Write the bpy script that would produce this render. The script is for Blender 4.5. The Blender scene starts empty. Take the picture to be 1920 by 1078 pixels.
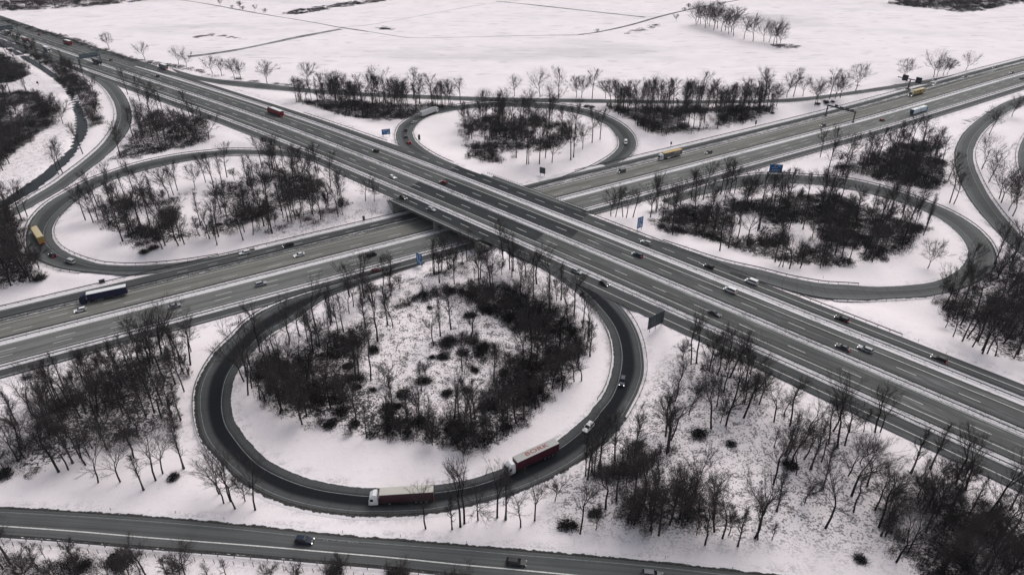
import bpy, bmesh, math, random
import numpy as np
from mathutils import Vector, Matrix
random.seed(7); RNG = np.random.default_rng(11)
SC = bpy.context.scene; COL = SC.collection
# ------------------------------------------------------------------ camera model (drone, about 141 m above the sunk motorway)
FPX, TILT, CH = 1281.0, math.radians(31.3), 141.0
CT, ST = math.cos(TILT), math.sin(TILT)
def ray(px, py):
    x = (px-960)/FPX; y = (py-539)/FPX
    return np.array([x, CT-y*ST, -ST-y*CT])
def g(px, py, z=0.0):
    d = ray(px, py); t = (z-CH)/d[2]
    return d*t+np.array([0, 0, CH])
def topx(P):
    P = np.asarray(P, float); X = P[..., 0]; Y = P[..., 1]; Z = P[..., 2]-CH
    d = Y*CT-Z*ST; v = -Y*ST-Z*CT
    return np.stack([960+FPX*X/d, 539+FPX*v/d], -1)
ROW = [0, 270, 540, 808]
def zz(c, r, *pts):                     # points read in quarter views of the survey picture
    return [(480*c+x/3.992, ROW[r]+y/3.992) for x, y in pts]
def sm(a, b, x):
    t = np.clip((x-a)/(b-a), 0, 1); return t*t*(3-2*t)
# ------------------------------------------------------------------ the two motorways: axes fitted as smooth curves
class Axis:
    def __init__(s, pts, deg, order, s0=None):
        P = np.array(pts); a = math.radians(deg)
        s.t = np.array([math.cos(a), math.sin(a)]); s.n = np.array([s.t[1], -s.t[0]])   # n = right of travel (towards the camera)
        s.o = P[len(P)//2, :2].copy()
        q = P[:, :2]-s.o; s.c = np.polyfit(q@s.t, q@s.n, order)
        s.rng = ((q@s.t).min(), (q@s.t).max())
        s.d = np.polyder(s.c); s.s0 = 0.0
        s.e = [(k, np.polyval(s.c, k), np.polyval(s.d, k)) for k in s.rng]
    def off(s, k):
        (k0, v0, d0), (k1, v1, d1) = s.e
        k = np.asarray(k, float); v = np.polyval(s.c, np.clip(k, k0, k1))
        return v+np.where(k < k0, (k-k0)*d0, 0)+np.where(k > k1, (k-k1)*d1, 0)
    def slope(s, k):
        return np.polyval(s.d, np.clip(k, *s.rng))
    def at(s, k, o=0.0):                # k along, o to the right
        k = np.asarray(k, float); v = s.off(k); m = s.slope(k); L = np.sqrt(1+m*m)
        x = s.o[0]+s.t[0]*(k-o*m/L)+s.n[0]*(v+o/L); y = s.o[1]+s.t[1]*(k-o*m/L)+s.n[1]*(v+o/L)
        return np.stack([x, y], -1)
    def inv(s, x, y):
        qx = x-s.o[0]; qy = y-s.o[1]
        k = qx*s.t[0]+qy*s.t[1]; v = qx*s.n[0]+qy*s.n[1]
        m = s.slope(k); k2 = k+(v-s.off(k))*m/(1+m*m); m = s.slope(k2)
        return k2, (v-s.off(k2))*np.sqrt(1+m*m)
    def head(s, k):
        m = float(s.slope(k)); d = s.t+s.n*m; return math.atan2(d[1], d[0])
zpx = lambda x: 3.2+3.0*float(np.clip((x-100)/460, 0, 1))
A_PX = [(8, 55), (50, 69.5), (140, 100.5), (188, 116.5), (240, 134), (371.5, 175.8), (406.6, 188.3), (480, 214.5), (600, 259.4), (720, 307), (840, 355.3), (930, 390), (1000, 417.5), (1120, 467.5), (1240, 517.8), (1400, 586.3), (1500, 628), (1613, 675), (1680, 703.2), (1915, 805)]
AX = Axis([g(x, y, zpx(x)) for x, y in A_PX], -44.5, 4)
B_PX = [(0, 637), (120, 606), (240, 576.3), (420, 529.6), (540, 499.5), (660, 469.5), (1300, 304), (1440, 268), (1540, 243.2), (1700, 201), (1800, 172.5), (1920, 140)]
BX = Axis([g(x, y, 0.0) for x, y in B_PX], 30.9, 2)
# crossing point
_k = np.linspace(*AX.rng, 4000); kc = float(_k[np.argmin(np.abs(BX.inv(*AX.at(_k).T)[1]))])
AKC = kc; BKC = float(BX.inv(*AX.at(kc))[0])
zA = lambda k: 6.2-3.2*sm(120, 460, AKC-np.asarray(k, float))
zB = lambda k: 3.0*sm(260, 520, np.asarray(k, float)-BKC)
BASE = 3.0
def H0(x, y):
    x = np.asarray(x, float); y = np.asarray(y, float)
    ka, oa = AX.inv(x, y); kb, ob = BX.inv(x, y)
    h = BASE+(zA(ka)-BASE)*(1-sm(29, 54, np.abs(oa-1.5)))
    h = h+(zB(kb)-h)*(1-sm(29, 45, np.abs(ob-1.0)))
    return h
def gh(px, py, extra=0.0):              # picture point -> ground point on the terrain
    z = BASE
    for _ in range(12):
        p = g(px, py, z+extra); z = 0.5*z+0.5*float(H0(p[0], p[1]))
    return np.array([p[0], p[1], z])
def gA(px, py):
    z = 6.2
    for _ in range(6):
        p = g(px, py, z); z = float(zA(AX.inv(p[0], p[1])[0]))
    return g(px, py, z)
def gB(px, py):
    z = 0.0
    for _ in range(6):
        p = g(px, py, z); z = float(zB(BX.inv(p[0], p[1])[0]))
    return g(px, py, z)
# ------------------------------------------------------------------ object helpers
def tag(o, label=None, cat=None, group=None, kind=None):
    if label: o['label'] = label
    if cat: o['category'] = cat
    if group: o['group'] = group
    if kind: o['kind'] = kind
    return o
def thing(name, label, cat, loc=(0, 0, 0), rz=0.0, group=None):
    o = bpy.data.objects.new(name, None); COL.objects.link(o); o.empty_display_size = 0.5
    o.location = loc; o.rotation_euler = (0, 0, rz)
    return tag(o, label, cat, group)
def link(name, me, parent=None):
    o = bpy.data.objects.new(name, me); COL.objects.link(o)
    if parent is not None: o.parent = parent
    return o
def npmesh(name, V, F, mat, uv=None, mi=None, mats=None):
    """V (n,3); F list of (m,k) arrays with k=3 or 4"""
    me = bpy.data.meshes.new(name)
    V = np.ascontiguousarray(V, np.float32)
    if isinstance(F, np.ndarray): F = [F]
    F = [np.asarray(f, np.int32) for f in F if len(f)]
    loops = np.concatenate([f.ravel() for f in F]); tot = np.concatenate([np.full(len(f), f.shape[1], np.int32) for f in F])
    st = np.concatenate([[0], np.cumsum(tot)[:-1]]).astype(np.int32)
    me.vertices.add(len(V)); me.vertices.foreach_set('co', V.ravel())
    me.loops.add(len(loops)); me.loops.foreach_set('vertex_index', loops)
    me.polygons.add(len(tot)); me.polygons.foreach_set('loop_start', st); me.polygons.foreach_set('loop_total', tot)
    for m in (mats or [mat]): me.materials.append(m)
    if mi is not None: me.polygons.foreach_set('material_index', np.asarray(mi, np.int32))
    if uv is not None:
        l = me.uv_layers.new(name='UVMap'); l.data.foreach_set('uv', np.ascontiguousarray(uv, np.float32)[loops].ravel())
    me.update(calc_edges=True)
    return me
class MB:
    """collects simple solids; build() makes ONE mesh"""
    def __init__(s): s.v = []; s.f = []; s.m = []
    def add(s, vs, fs, m=0):
        b = len(s.v); s.v += [tuple(map(float, v)) for v in vs]; s.f += [tuple(b+i for i in f) for f in fs]; s.m += [m]*len(fs); return s
    def box(s, x0, x1, y0, y1, z0, z1, m=0):
        return s.add([(x0, y0, z0), (x1, y0, z0), (x1, y1, z0), (x0, y1, z0), (x0, y0, z1), (x1, y0, z1), (x1, y1, z1), (x0, y1, z1)],
                     [(0, 3, 2, 1), (4, 5, 6, 7), (0, 1, 5, 4), (1, 2, 6, 5), (2, 3, 7, 6), (3, 0, 4, 7)], m)
    def rings(s, R, m=0, cap=True):     # list of equally long rings
        n = len(R[0]); vs = [p for r in R for p in r]; fs = []
        for i in range(len(R)-1):
            for j in range(n):
                a = i*n+j; b = i*n+(j+1) % n; fs.append((a, b, b+n, a+n))
        if cap: fs.append(tuple(range(n))[::-1]); fs.append(tuple((len(R)-1)*n+j for j in range(n)))
        return s.add(vs, fs, m)
    def tube(s, pts, rad, n=6, m=0):
        R = []
        for i, p in enumerate(pts):
            p = Vector(p); d = (Vector(pts[min(i+1, len(pts)-1)])-Vector(pts[max(i-1, 0)])).normalized()
            u = d.orthogonal().normalized() if abs(d.z) < .99 else Vector((1, 0, 0)); w = d.cross(u).normalized(); u = w.cross(d)
            r = rad[i] if hasattr(rad, '__len__') else rad
            R.append([tuple(p+u*r*math.cos(2*math.pi*k/n)+w*r*math.sin(2*math.pi*k/n)) for k in range(n)])
        return s.rings(R, m)
    def cyl_y(s, x, y0, y1, z, r, n=12, m=0):
        return s.rings([[(x+r*math.cos(2*math.pi*k/n), y, z+r*math.sin(2*math.pi*k/n)) for k in range(n)] for y in (y0, y1)], m)
    def mesh(s, name, *mats):
        me = bpy.data.meshes.new(name); me.from_pydata(s.v, [], s.f)
        for m in mats: me.materials.append(m)
        if len(mats) > 1: me.polygons.foreach_set('material_index', s.m)
        bm = bmesh.new(); bm.from_mesh(me); bmesh.ops.recalc_face_normals(bm, faces=bm.faces); bm.to_mesh(me); bm.free()
        me.update(); return me
    def build(s, name, mats, parent=None):
        if not isinstance(mats, (list, tuple)): mats = [mats]
        return link(name, s.mesh(name, *mats), parent)
# ------------------------------------------------------------------ materials
class NT:
    def __init__(s, name):
        s.mat = bpy.data.materials.new(name); s.mat.use_nodes = True; s.t = s.mat.node_tree
        s.b = s.t.nodes['Principled BSDF']; s.b.inputs['Specular IOR Level'].default_value = 0.3
    def n(s, kind, **kw):
        o = s.t.nodes.new(kind)
        for k, v in kw.items():
            if k in o.inputs.keys() if hasattr(o.inputs, 'keys') else False:
                s.put(o.inputs[k], v)
            else: setattr(o, k, v)
        return o
    def put(s, sock, v):
        if isinstance(v, bpy.types.NodeSocket): s.t.links.new(v, sock)
        elif isinstance(v, (tuple, list)) and len(v) == 3 and sock.type == 'RGBA': sock.default_value = (*v, 1)
        else: sock.default_value = v
    def math(s, op, a, b=0.0, c=0.0):
        o = s.t.nodes.new('ShaderNodeMath'); o.operation = op
        for i, v in enumerate((a, b, c)): s.put(o.inputs[i], v)
        return o.outputs[0]
    def mix(s, f, a, b, blend='MIX'):
        o = s.t.nodes.new('ShaderNodeMix'); o.data_type = 'RGBA'; o.blend_type = blend
        s.put(o.inputs[0], f); s.put(o.inputs[6], a); s.put(o.inputs[7], b); return o.outputs[2]
    def noise(s, vec, scale, detail=3.0, rough=.55, dist=0.0):
        o = s.t.nodes.new('ShaderNodeTexNoise'); s.put(o.inputs['Vector'], vec)
        for k, v in (('Scale', scale), ('Detail', detail), ('Roughness', rough), ('Distortion', dist)): o.inputs[k].default_value = v
        return o.outputs['Fac']
    def ramp(s, f, a, b):               # smooth 0..1 between a and b
        o = s.t.nodes.new('ShaderNodeMapRange'); o.interpolation_type = 'SMOOTHSTEP'
        s.put(o.inputs[0], f); o.inputs[1].default_value = a; o.inputs[2].default_value = b; return o.outputs[0]
    def pos(s): return s.t.nodes.new('ShaderNodeNewGeometry').outputs['Position']
    def attr(s, name):
        o = s.t.nodes.new('ShaderNodeAttribute'); o.attribute_name = name; return o
    def scale(s, v, sx, sy, sz, rz=0.0):
        o = s.t.nodes.new('ShaderNodeMapping'); s.put(o.inputs['Vector'], v); o.inputs['Scale'].default_value = (sx, sy, sz); o.inputs['Rotation'].default_value = (0, 0, rz); return o.outputs[0]
    def out(s, col, rough=.8, metal=0.0, spec=None):
        s.put(s.b.inputs['Base Color'], col); s.put(s.b.inputs['Roughness'], rough); s.b.inputs['Metallic'].default_value = metal
        if spec is not None: s.b.inputs['Specular IOR Level'].default_value = spec
        return s.mat
def plain(name, col, rough=.6, metal=0.0, var=.12, scale=3.0, spec=.3):
    t = NT(name); f = t.noise(t.pos(), scale, 4)
    c = t.mix(t.ramp(f, .25, .75), tuple(c*(1-var) for c in col), tuple(min(1, c*(1+var)) for c in col))
    return t.out(c, rough, metal, spec)
def lamp_mat(name, col, strength):
    t = NT(name); t.out(col, .3)
    t.b.inputs['Emission Color'].default_value = (*col, 1); t.b.inputs['Emission Strength'].default_value = strength; return t.mat
# ------------------------------------------------------------------ road surface materials (UV: metres across, metres along)
SNOW = (.80, .755, .77); SNOWD = (.70, .665, .68)
def road_mat(name, col, warm=0.0, slush=0.0, wear=1.0, joints=False, bands=()):
    t = NT(name); uv = t.n('ShaderNodeUVMap').outputs[0]; p = t.pos()
    sep = t.n('ShaderNodeSeparateXYZ'); t.put(sep.inputs[0], uv); u, v = sep.outputs[0], sep.outputs[1]
    streak = t.noise(t.scale(uv, 1.1, .012, 1), 1.0, 4, .6)
    streak2 = t.noise(t.scale(uv, .35, .02, 1), 1.0, 3, .5)
    blot = t.noise(p, .12, 4, .6); fine = t.noise(p, 2.2, 3, .7)
    k = t.math('ADD', t.math('MULTIPLY', t.math('SUBTRACT', streak, .5), 1.1*wear), t.math('MULTIPLY', t.math('SUBTRACT', streak2, .5), .7*wear))
    k = t.math('ADD', k, t.math('ADD', t.math('MULTIPLY', t.math('SUBTRACT', blot, .5), .35), t.math('MULTIPLY', t.math('SUBTRACT', fine, .5), .22)))
    k = t.math('ADD', k, 1.0)
    for bc, bw, bs in bands:            # darker wheel tracks
        q = t.math('DIVIDE', t.math('SUBTRACT', u, bc), bw); q = t.math('SUBTRACT', 1.0, t.math('MULTIPLY', q, q)); q = t.math('MAXIMUM', q, 0.0)
        k = t.math('SUBTRACT', k, t.math('MULTIPLY', t.math('MULTIPLY', q, bs), t.ramp(t.noise(t.scale(uv, .15, .012, 1), 1.0, 2), .2, .65)))
    if joints:                          # concrete slabs, 5 m joints and longitudinal joints
        j = t.math('LESS_THAN', t.math('FRACT', t.math('MULTIPLY', v, .2)), .022)
        k = t.math('SUBTRACT', k, t.math('MULTIPLY', j, .10))
    c = t.mix(1.0, col, k, 'MULTIPLY') if False else None
    m = t.n('ShaderNodeVectorMath'); m.operation = 'SCALE'; m.inputs[0].default_value = col; t.put(m.inputs['Scale'], k)
    c = m.outputs[0]
    if slush:
        s = t.ramp(t.noise(t.scale(uv, .8, .06, 1), 1.0, 5, .65), .52, .70)
        c = t.mix(t.math('MULTIPLY', s, slush), c, SNOWD)
    return t.out(c, .85, 0, .10)
def ramp_mat(name, dark, light):
    """slip roads: t across 0..1; wheel-worn wet band, pale shoulders"""
    t = NT(name); uv = t.n('ShaderNodeUVMap').outputs[0]; p = t.pos()
    sep = t.n('ShaderNodeSeparateXYZ'); t.put(sep.inputs[0], uv); u, v = sep.outputs[0], sep.outputs[1]
    wob = t.math('MULTIPLY', t.math('SUBTRACT', t.noise(t.scale(uv, .4, .05, 1), 1.0, 3), .5), .10)
    uu = t.math('ADD', u, wob)
    band = t.math('MULTIPLY', t.ramp(uu, .22, .40), t.math('SUBTRACT', 1.0, t.ramp(uu, .66, .86)))
    streak = t.noise(t.scale(uv, 9, .02, 1), 1.0, 4, .6); fine = t.noise(p, 1.6, 4, .7)
    patch = t.ramp(t.noise(t.scale(uv, .5, .045, 1), 1.0, 1), .42, .5)
    c = t.mix(band, light, dark)
    jn = t.math('LESS_THAN', t.math('FRACT', t.math('ADD', t.math('MULTIPLY', v, .19), t.math('MULTIPLY', t.noise(t.scale(uv, .3, .02, 1), 1.0, 2), .25))), .055)
    c = t.mix(t.math('MULTIPLY', jn, .35), c, (.018, .02, .021))
    sal = t.ramp(t.noise(t.scale(uv, 5, .05, 1), 1.0, 5, .68), .56, .74); c = t.mix(t.math('MULTIPLY', t.math('MULTIPLY', sal, t.math('SUBTRACT', 1.0, band)), .30), c, (.30, .30, .30))
    k = t.math('ADD', .75, t.math('ADD', t.math('MULTIPLY', streak, .28), t.math('ADD', t.math('MULTIPLY', fine, .18), t.math('MULTIPLY', patch, .08))))
    m = t.n('ShaderNodeVectorMath'); m.operation = 'SCALE'; t.put(m.inputs[0], c); t.put(m.inputs['Scale'], k)
    return t.out(m.outputs[0], .85, 0, .08)
def snowstrip_mat(name, lo, hi, dirt=(.16, .165, .165)):
    t = NT(name); uv = t.n('ShaderNodeUVMap').outputs[0]; p = t.pos()
    a = t.noise(t.scale(uv, .9, .16, 1), 1.0, 5, .65); b = t.noise(p, 1.3, 4, .65); d = t.noise(t.scale(uv, .05, .02, 1), 1.0, 2, .5)
    f = t.math('ADD', t.math('MULTIPLY', a, .45), t.math('ADD', t.math('MULTIPLY', b, .35), t.math('MULTIPLY', d, .2)))
    c = t.mix(t.ramp(f, lo, hi), dirt, (.72, .69, .70)); return t.out(c, .85)
M_A = road_mat('motorway_asphalt', (.090, .092, .090), slush=.16, wear=1.5, bands=((6.2, .8, .30), (8.2, .8, .38)))
M_AF = road_mat('motorway_asphalt_far', (.088, .090, .088), slush=.16, wear=1.5, bands=((4.4, .8, .32), (6.4, .8, .26)))
M_Adark = road_mat('fresh_dark_asphalt', (.030, .033, .035), slush=.05)
M_Bfar = road_mat('warm_concrete_paving', (.168, .165, .150), joints=True, wear=1.2, slush=.10, bands=((2.7, .55, .32), (4.3, .6, .24), (6.0, .6, .15)))
M_B = road_mat('grey_concrete_paving', (.146, .149, .141), joints=True, wear=1.3, slush=.10, bands=((9.3, .6, .36), (7.6, .6, .24), (10.6, .4, .2)))
M_CD = road_mat('side_lane_asphalt', (.068, .070, .070), slush=.06, wear=1.3)
M_CDA = road_mat('side_lane_asphalt_pale', (.077, .079, .078), slush=.06, wear=1.3)
M_RF = ramp_mat('slip_road_wet_asphalt', (.0105, .0120, .0145), (.072, .074, .075))
M_R = ramp_mat('slip_road_asphalt', (.056, .058, .059), (.102, .105, .104))
M_R2 = ramp_mat('slip_road_grey_asphalt', (.086, .088, .087), (.116, .119, .117))
M_LOC = road_mat('local_road_asphalt', (.098, .101, .100), wear=1.1)
M_STRIP = snowstrip_mat('dirty_snow_strip', .38, .52)
M_STRIPC = snowstrip_mat('clean_snow_strip', .35, .50)
M_STRIPD = snowstrip_mat('ploughed_slush', .47, .62)
M_MARK = plain('worn_road_paint', (.60, .60, .57), .7, var=.25, scale=2.0)
M_MARKR = plain('worn_slip_road_line', (.20, .215, .215), .7, var=.3, scale=1.0)
M_MARKF = plain('faded_road_paint', (.15, .157, .155), .7, var=.35, scale=3.0)
M_STEEL = plain('galvanised_steel', (.045, .048, .052), .5, .2)
M_DARKST = plain('dark_painted_steel', (.022, .024, .03), .5)
M_CONC = plain('bridge_concrete', (.27, .275, .25), .85, var=.2, scale=.5)
M_CONCD = plain('weathered_concrete', (.11, .115, .11), .85, var=.25, scale=.4)
# ------------------------------------------------------------------ ribbons
ROADPTS = []                            # (x, y, z, half width) samples used to settle the ground under the roads
def ribbon(name, L, R, mat, cols=4, unit=False, kind='structure', parent=None):
    L = np.asarray(L, float); R = np.asarray(R, float); n = len(L)
    C = (L+R)/2; dv = np.r_[0, np.cumsum(np.linalg.norm(np.diff(C, axis=0), axis=1))]
    w = np.linalg.norm(R-L, axis=1)
    t = np.linspace(0, 1, cols+1)
    V = L[:, None, :]*(1-t)[None, :, None]+R[:, None, :]*t[None, :, None]
    U = np.stack([np.broadcast_to(t[None, :]*(1 if unit else w.mean()), (n, cols+1)), np.broadcast_to(dv[:, None], (n, cols+1))], -1)
    idx = np.arange(n*(cols+1)).reshape(n, cols+1)
    F = np.stack([idx[:-1, :-1], idx[:-1, 1:], idx[1:, 1:], idx[1:, :-1]], -1).reshape(-1, 4)[:, ::-1]
    me = npmesh(name, V.reshape(-1, 3), F, mat, uv=U.reshape(-1, 2))
    if me.polygons[0].normal.z < 0: me.flip_normals()
    o = link(name, me, parent)
    if kind and parent is None: o['kind'] = kind
    return o
def axrib(name, ax, zf, k0, k1, o0, o1, mat, dz=0.0, step=4.0, cols=6):
    k = np.linspace(k0, k1, max(2, int((k1-k0)/step)+1))
    e = lambda o: np.c_[ax.at(k, o(k) if callable(o) else np.full_like(k, o)), zf(k)+dz]
    return ribbon(name, e(o0), e(o1), mat, cols)
def cat(P, n=6):                        # Catmull-Rom through points
    P = np.asarray(P, float); Q = np.vstack([2*P[0]-P[1], P, 2*P[-1]-P[-2]]); out = []
    for i in range(1, len(Q)-2):
        for t in np.arange(n)/n:
            a, b, c, d = Q[i-1], Q[i], Q[i+1], Q[i+2]
            out.append(.5*((2*b)+(-a+c)*t+(2*a-5*b+4*c-d)*t*t+(-a+3*b-3*c+d)*t**3))
    return np.array(out+[P[-1]])
def resample(P, m):
    d = np.r_[0, np.cumsum(np.linalg.norm(np.diff(P, axis=0), axis=1))]; s = np.linspace(0, d[-1], m)
    return np.stack([np.interp(s, d, P[:, i]) for i in range(P.shape[1])], 1)
def smooth1(z, n):
    for _ in range(n):
        z = np.r_[z[0], (z[:-2]+2*z[1:-1]+z[2:])/4, z[-1]]
    return z
RAMPS = {}
def slip(name, left_px, right_px, mat, dz=0.0, key=None, lines=((.0, 0),), cols=8):
    """a road traced by its two edges in matching stations"""
    L = resample(cat(np.array([gh(*p) for p in left_px])), 180); R = resample(cat(np.array([gh(*p) for p in right_px])), 1500)
    ix = np.maximum.accumulate([int(np.argmin(((R-q)[:, :2]**2).sum(1))) for q in L]); R = R[ix]
    C = (L+R)/2; z = smooth1(H0(C[:, 0], C[:, 1]), 60)+dz
    w = np.linalg.norm((R-L)[:, :2], axis=1)
    for i in range(len(C)): ROADPTS.append((C[i, 0], C[i, 1], z[i], w[i]/2))
    L[:, 2] = z; R[:, 2] = z
    o = ribbon(name, L, R, mat, cols, unit=True)
    RAMPS[key or name] = (L, R)
    for off, frm, wd in lines: edge_line(L, R, off, frm, wd)
    return o
MARKS = MB(); MARKR = MB()
def strip_quads(P, w, dz=.012, mb=None):
    P = np.asarray(P, float); d = np.gradient(P[:, :2], axis=0); d /= np.linalg.norm(d, axis=1)[:, None]+1e-9
    n = np.stack([d[:, 1], -d[:, 0]], 1)*w/2
    a = np.c_[P[:, :2]-n, P[:, 2]+dz]; b = np.c_[P[:, :2]+n, P[:, 2]+dz]; k = len(P)
    (mb or MARKS).add(np.vstack([a, b]), [(i, i+1, k+i+1, k+i) for i in range(k-1)])
def edge_line(L, R, off, frm, wd, dz=.012):
    if frm == 'L': P = L+(R-L)/np.linalg.norm(R-L, axis=1)[:, None]*off
    else: P = R+(L-R)/np.linalg.norm(R-L, axis=1)[:, None]*off
    strip_quads(P, wd, dz, MARKR if abs(wd) < .19 or wd == .2 else MARKS)
def axline(ax, zf, k0, k1, o, w, dash=None, dz=.012, phase=0.0, mb=None):
    if dash is None:
        k = np.linspace(k0, k1, max(2, int((k1-k0)/5))); strip_quads(np.c_[ax.at(k, np.full_like(k, o)), zf(k)], w, dz, mb)
    else:
        a, b = dash; k = k0+phase
        while k < k1:
            q = np.array([k, k+a]); strip_quads(np.c_[ax.at(q, np.full_like(q, o)), zf(q)], w, dz, mb); k += a+b
# ---- extents along the axes
AK0, AK1 = AX.rng[0]-160, AX.rng[1]+90
BK0, BK1 = BX.rng[0]-60, BX.rng[1]+260
kA = lambda px, py: float(AX.inv(*gA(px, py)[:2])[0])
kB = lambda px, py: float(BX.inv(*gB(px, py)[:2])[0])
def widen(pts):                         # offset as a function of k through (k, o)
    K, O = zip(*sorted(pts)); return lambda k: np.interp(k, K, O)
K_SEP = kA(268, 122)                    # where the far side lane leaves the main carriageway
K_GORE = kA(165, 133)
# high road (over the bridge)
cd_far = widen([(kA(300, 118), -24.0), (kA(372, 152), -21.0), (kA(480, 190), -20.5), (kA(560, 218), -21.0), (kA(700, 262), -21.5), (kA(800, 300), -24.0), (AKC+40, -24.5), (kA(1400, 560), -23.3), (AK1, -22.9)])
axrib('motorway_carriageway', AX, zA, AK0, AK1, -12.0, -.3, M_AF)
axrib('motorway_carriageway', AX, zA, AK0, AK1, 3.2, 15.9, M_A)
axrib('motorway_side_lane', AX, zA, AK0, AK1, cd_far, -14.9, M_CDA)
axrib('motorway_exit_lane', AX, zA, AK0, K_SEP+10, -16.2, -11.9, M_A, .004)
axrib('motorway_side_lane', AX, zA, AK0, AK1, 18.6, widen([(AK0, 24.0), (K_GORE, 25.0), (kA(560, 285), 24.6), (AKC, 26.6), (AKC+60, 27.2), (AK1, 26.8)]), M_CD)
axrib('snow_strip', AX, zA, AK0, AK1, -.05, 3.45, M_STRIP, .03)
axrib('snow_strip', AX, zA, K_SEP, AK1, widen([(K_SEP, -13.0), (K_SEP+60, -16.3), (AK1, -16.2)]), widen([(K_SEP, -11.8), (AKC-40, -12.9), (AKC+30, -11.7), (AK1, -11.6)]), M_STRIPC, .03)
axrib('snow_strip', AX, zA, K_GORE-30, AK1, 16.0, 19.4, M_STRIP, .03)
kw, ke = AKC-31, AKC+33                 # darker resurfaced deck
def dark_deck(o0, o1, ka, kb):
    k = np.linspace(0, 1, 30)
    e = lambda o, sk: np.c_[AX.at(ka+sk+(kb-ka)*k, np.full(30, float(o))), zA(ka+sk+(kb-ka)*k)+.006]
    ribbon('resurfaced_deck_lane', e(o0, o0*.27), e(o1, o1*.27), M_Adark, 5)
dark_deck(3.3, 12.4, kA(768, 345), kA(1015, 437)); dark_deck(-8.6, -.4, kA(838, 338), kA(1085, 440)); dark_deck(19.3, 26.4, kA(735, 362), kA(960, 462)); dark_deck(-24.0, -16.4, kA(870, 318), kA(1120, 412))
for o in (-.75, 3.9): axline(AX, zA, AK0, AK1, o, .18)
axline(AX, zA, AK0, AK1, -8.6, .26); axline(AX, zA, AK0, AK1, 12.5, .26)
ph = (kA(1477.6, 647.3)-AK0) % 18
axline(AX, zA, AK0, AK1, 8.6, .24, (6, 12), phase=ph)
axline(AX, zA, AK0, AK1, -4.55, .24, (6, 12), phase=(kA(1478.6, 604)-AK0) % 18)
axline(AX, zA, kA(1300, 500), AK1, -19.9, .28); axline(AX, zA, kA(760, 285), kA(1300, 500), -20.4, .22, (6, 6)); axline(AX, zA, kA(300, 120), kA(760, 285), -16.9, .16)
axline(AX, zA, K_GORE, kA(640, 315), 24.0, .16); axline(AX, zA, kA(640, 315), kA(1075, 500), 22.9, .22, (6, 6)); axline(AX, zA, kA(1095, 512), AK1, 24.0, .26)
axline(AX, zA, AK0, kA(265, 115), -12.4, .2, (3, 3))
# low road (under the bridge)
axrib('motorway_carriageway', BX, zB, BK0, BK1, -13.2, -.3, M_Bfar)
axrib('motorway_carriageway', BX, zB, BK0, BK1, 4.2, 17.4, M_B)
axrib('motorway_side_lane', BX, zB, BK0, BK1, -22.2, -14.6, M_CD)
axrib('motorway_side_lane', BX, zB, BK0, BK1, 19.8, 25.8, M_CD)
axrib('snow_strip', BX, zB, BK0, BK1, -.1, 4.35, M_STRIPC, .03)
axrib('snow_strip', BX, zB, BK0, BK1, widen([(BK0, -15.2), (kB(480, 483), -15.2), (BKC+60, -17.6), (BK1, -17.8)]), widen([(BK0, -13.0), (kB(420, 500), -12.6), (kB(700, 430), -13.2), (BKC+60, -14.4), (BK1, -14.4)]), M_STRIPD, .03)
axrib('snow_strip', BX, zB, BK0, BK1, 17.2, 20.6, M_STRIPC, .03)
for _a, _b in ((BK0, kB(175, 541)), (kB(505, 466), BKC-27), (kB(1015, 340), BK1)): axrib('snow_verge', BX, zB, _a, _b, -25.0, -22.2, M_STRIPC, .02)
axline(BX, zB, BK0, BK1, -10.8, .2); axline(BX, zB, BK0, BK1, -.8, .15); axline(BX, zB, BK0, BK1, 4.75, .15)
axline(BX, zB, BK0, BK1, -3.7, .2, (6, 12), phase=(kB(131.6, 594.4)-BK0) % 18)
axline(BX, zB, BK0, kB(200, 570), -7.1, .18, (6, 12), phase=3)
axline(BX, zB, BK0, BK1, 8.6, .22, (6, 12), phase=5); axline(BX, zB, BK0, BK1, 12.35, .2, (6, 12), phase=4); axline(BX, zB, BK0, BK1, 16.2, .2)
axline(BX, zB, kB(330, 505), BKC+40, -18.4, .18, (4, 8)); axline(BX, zB, BK0, BK1, -21.6, .16); axline(BX, zB, BK0, BK1, 24.9, .18)
for ax, zf, k0, k1 in ((AX, zA, AK0, AK1), (BX, zB, BK0, BK1)):
    k = np.arange(k0, k1, 5.0); p = ax.at(k, np.full_like(k, 1.2))
    for i in range(len(k)):
        if ax is AX and abs(BX.inv(*p[i])[1]-1) < 45: continue
        ROADPTS.append((p[i, 0], p[i, 1], float(zf(k[i]))-.05, 26.0))
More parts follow.
